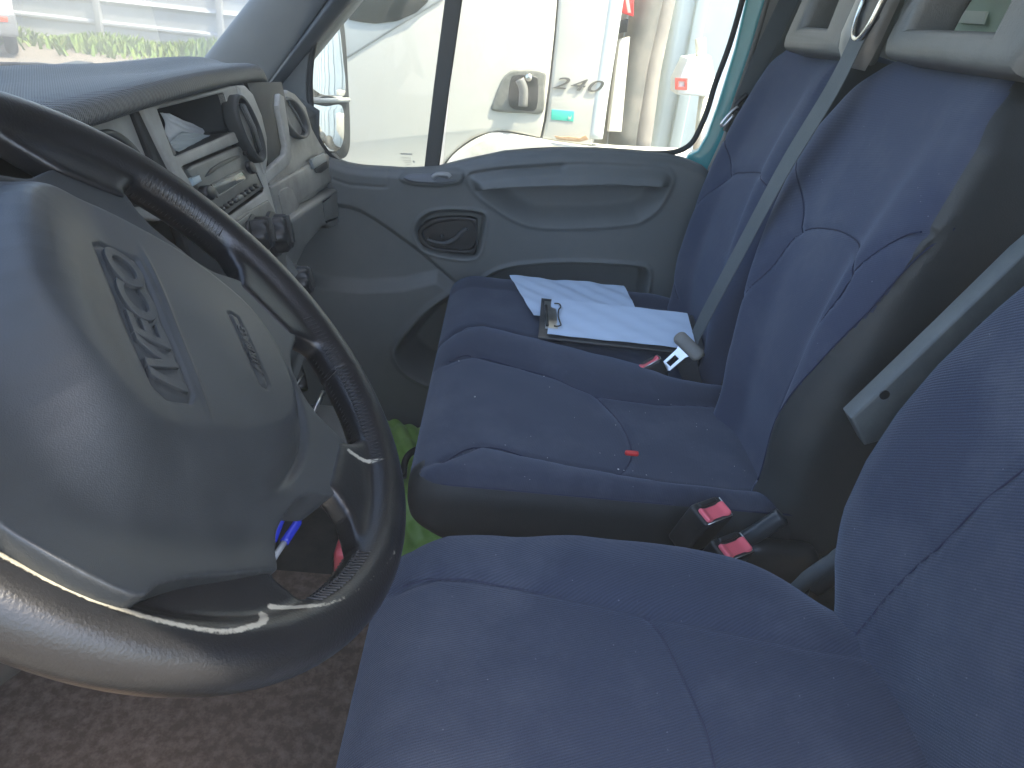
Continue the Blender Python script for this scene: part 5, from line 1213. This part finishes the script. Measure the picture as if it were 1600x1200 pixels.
# pens in a tray seen through the wheel's lower opening
tray = thing('console_tray', 'dark console tray with pale rim holding pens, seen through the steering wheel', 'tray', tuple(P(470, 860, 'z', .35)))
tp = [P(a, b, 'z', .44) for a, b in [(395, 790), (470, 792), (478, 806), (466, 838), (446, 868), (424, 894), (395, 900)]]
plate('tray_rim', [cr(tp, 4, True), cr([np.array(q)*.90+np.mean(tp, axis=0)*.10 for q in tp], 4, True)], (0, 0, 1), .03, mat('tray_edge', (.20, .205, .19), .4), tray, .002)
plate('tray_floor', [[p - np.array([0, 0, .035]) for p in cr(tp, 4, True)]], (0, 0, 1), .006, blackpl, tray, .001)
sidep = [P(a, b, 'z', .425) for a, b in [(476, 800), (560, 800), (600, 870), (560, 960), (400, 960), (424, 898), (448, 870), (468, 838)]]
plate('console_top', [sidep], (0, 0, 1), .40, mat('console_grey', (.075, .085, .09), .5, .15, 800, dirt=(.12, .13, .13), dirt_amt=.5, dirt_scale=12), tray, .006)
pb = mat('pen_blue', (.03, .05, .55), .25, coat=.4); pc = mat('pen_clear', (.45, .47, .47), .2)
def pen(a, b, label, grp):
    A = P(*a, 'z', .445); B = P(*b, 'z', .425); t = thing('ballpoint_pen', label, 'pen', tuple(B), grp); mid = A*.45+B*.55
    tube('cap', cr([A, A*.5+mid*.5, mid], 3), [.004]+[.0062]*5+[.0064], pb, t, 12); tube('barrel', [mid, B], .0042, pc, t, 10)
    return t
pen((442, 802), (412, 880), 'blue-capped pen standing furthest left in the tray seen through the wheel', 'pens in the console tray')
pen((468, 812), (424, 878), 'blue-capped pen leaning towards the right rim of the tray seen through the wheel', 'pens in the console tray')
pen((424, 868), (408, 905), 'blue-capped pen lying lowest in the tray, only its cap end visible', 'pens in the console tray')
bk_ = thing('seat_belt_buckle', 'dark red plastic buckle end glimpsed through the lower opening of the steering wheel', 'buckle', tuple(P(545, 860, 'z', .42)), 'red-button seat belt buckles')
V, Fc, _ = rbox(((-.028, .028), (-.016, .016), (-.02, .02)), (.008, .008, .008), .004); mk('release_button', np.array(V)+P(546, 862, 'z', .455), Fc, mat('dull_red', (.35, .05, .06), .4), bk_)
V, Fc, _ = rbox(((-.024, .024), (-.02, .02), (-.06, .0)), (.008, .008, .008), .006); mk('buckle_body', np.array(V)+P(546, 862, 'z', .43), Fc, blackpl, bk_)
# things in the middle opening: gear linkage bits and a silver pen
sp_ = thing('silver_pen', 'slim silver pen resting on the dark console, seen through the right opening of the wheel', 'pen', tuple(P(494, 640, 'z', .45)))
tube('barrel', [P(505, 612, 'z', .46), P(488, 648, 'z', .45)], .004, metal, sp_, 10); tube('tip', [P(488, 648, 'z', .45), P(484, 656, 'z', .449)], [.004, .001], metal, sp_, 10)
cr_ = thing('phone_holder', 'black jointed holder with chrome edges on the console behind the steering wheel', 'phone holder', tuple(P(462, 590, 'z', .42)))
tube('holder_arm', cr([P(446, 556, 'z', .47), P(462, 575, 'z', .45), P(470, 610, 'z', .42)], 4), .014, blackpl, cr_, 12)
for q in (((450, 560), (462, 548)), ((457, 590), (470, 568)), ((462, 604), (474, 584))): tube('chrome_edge', [P(*q[0], 'z', .475), P(*q[1], 'z', .475)], .0016, metal, cr_, 6)
box('console_lid', tuple(P(500, 690, 'z', .40)), (.20, .16, .04), mat('lid_dark', (.04, .044, .046), .5), tray, .012)
# ================================================================== haze volume put in for the veil of glare and dusty glass
V_, F_ = box_geo((10, 5, .55), (74, 84, 4.7)); hz_ = mk('haze', V_, F_, mat('haze', (.8, .8, .8)), smooth=False); hz_['kind'] = 'stuff'; hz_['label'] = 'thin pale haze added for the glare veil over the yard and the cab'; hz_['category'] = 'haze'
hm_ = bpy.data.materials.new('veil_haze'); hm_.use_nodes = True; n_ = hm_.node_tree.nodes; n_.remove(n_['Principled BSDF'])
pv = n_.new('ShaderNodeVolumePrincipled'); pv.inputs['Color'].default_value = (.92, .93, .88, 1); pv.inputs['Density'].default_value = .017; pv.inputs['Anisotropy'].default_value = 0
hm_.node_tree.links.new(pv.outputs[0], n_['Material Output'].inputs['Volume']); hz_.data.materials[0] = hm_
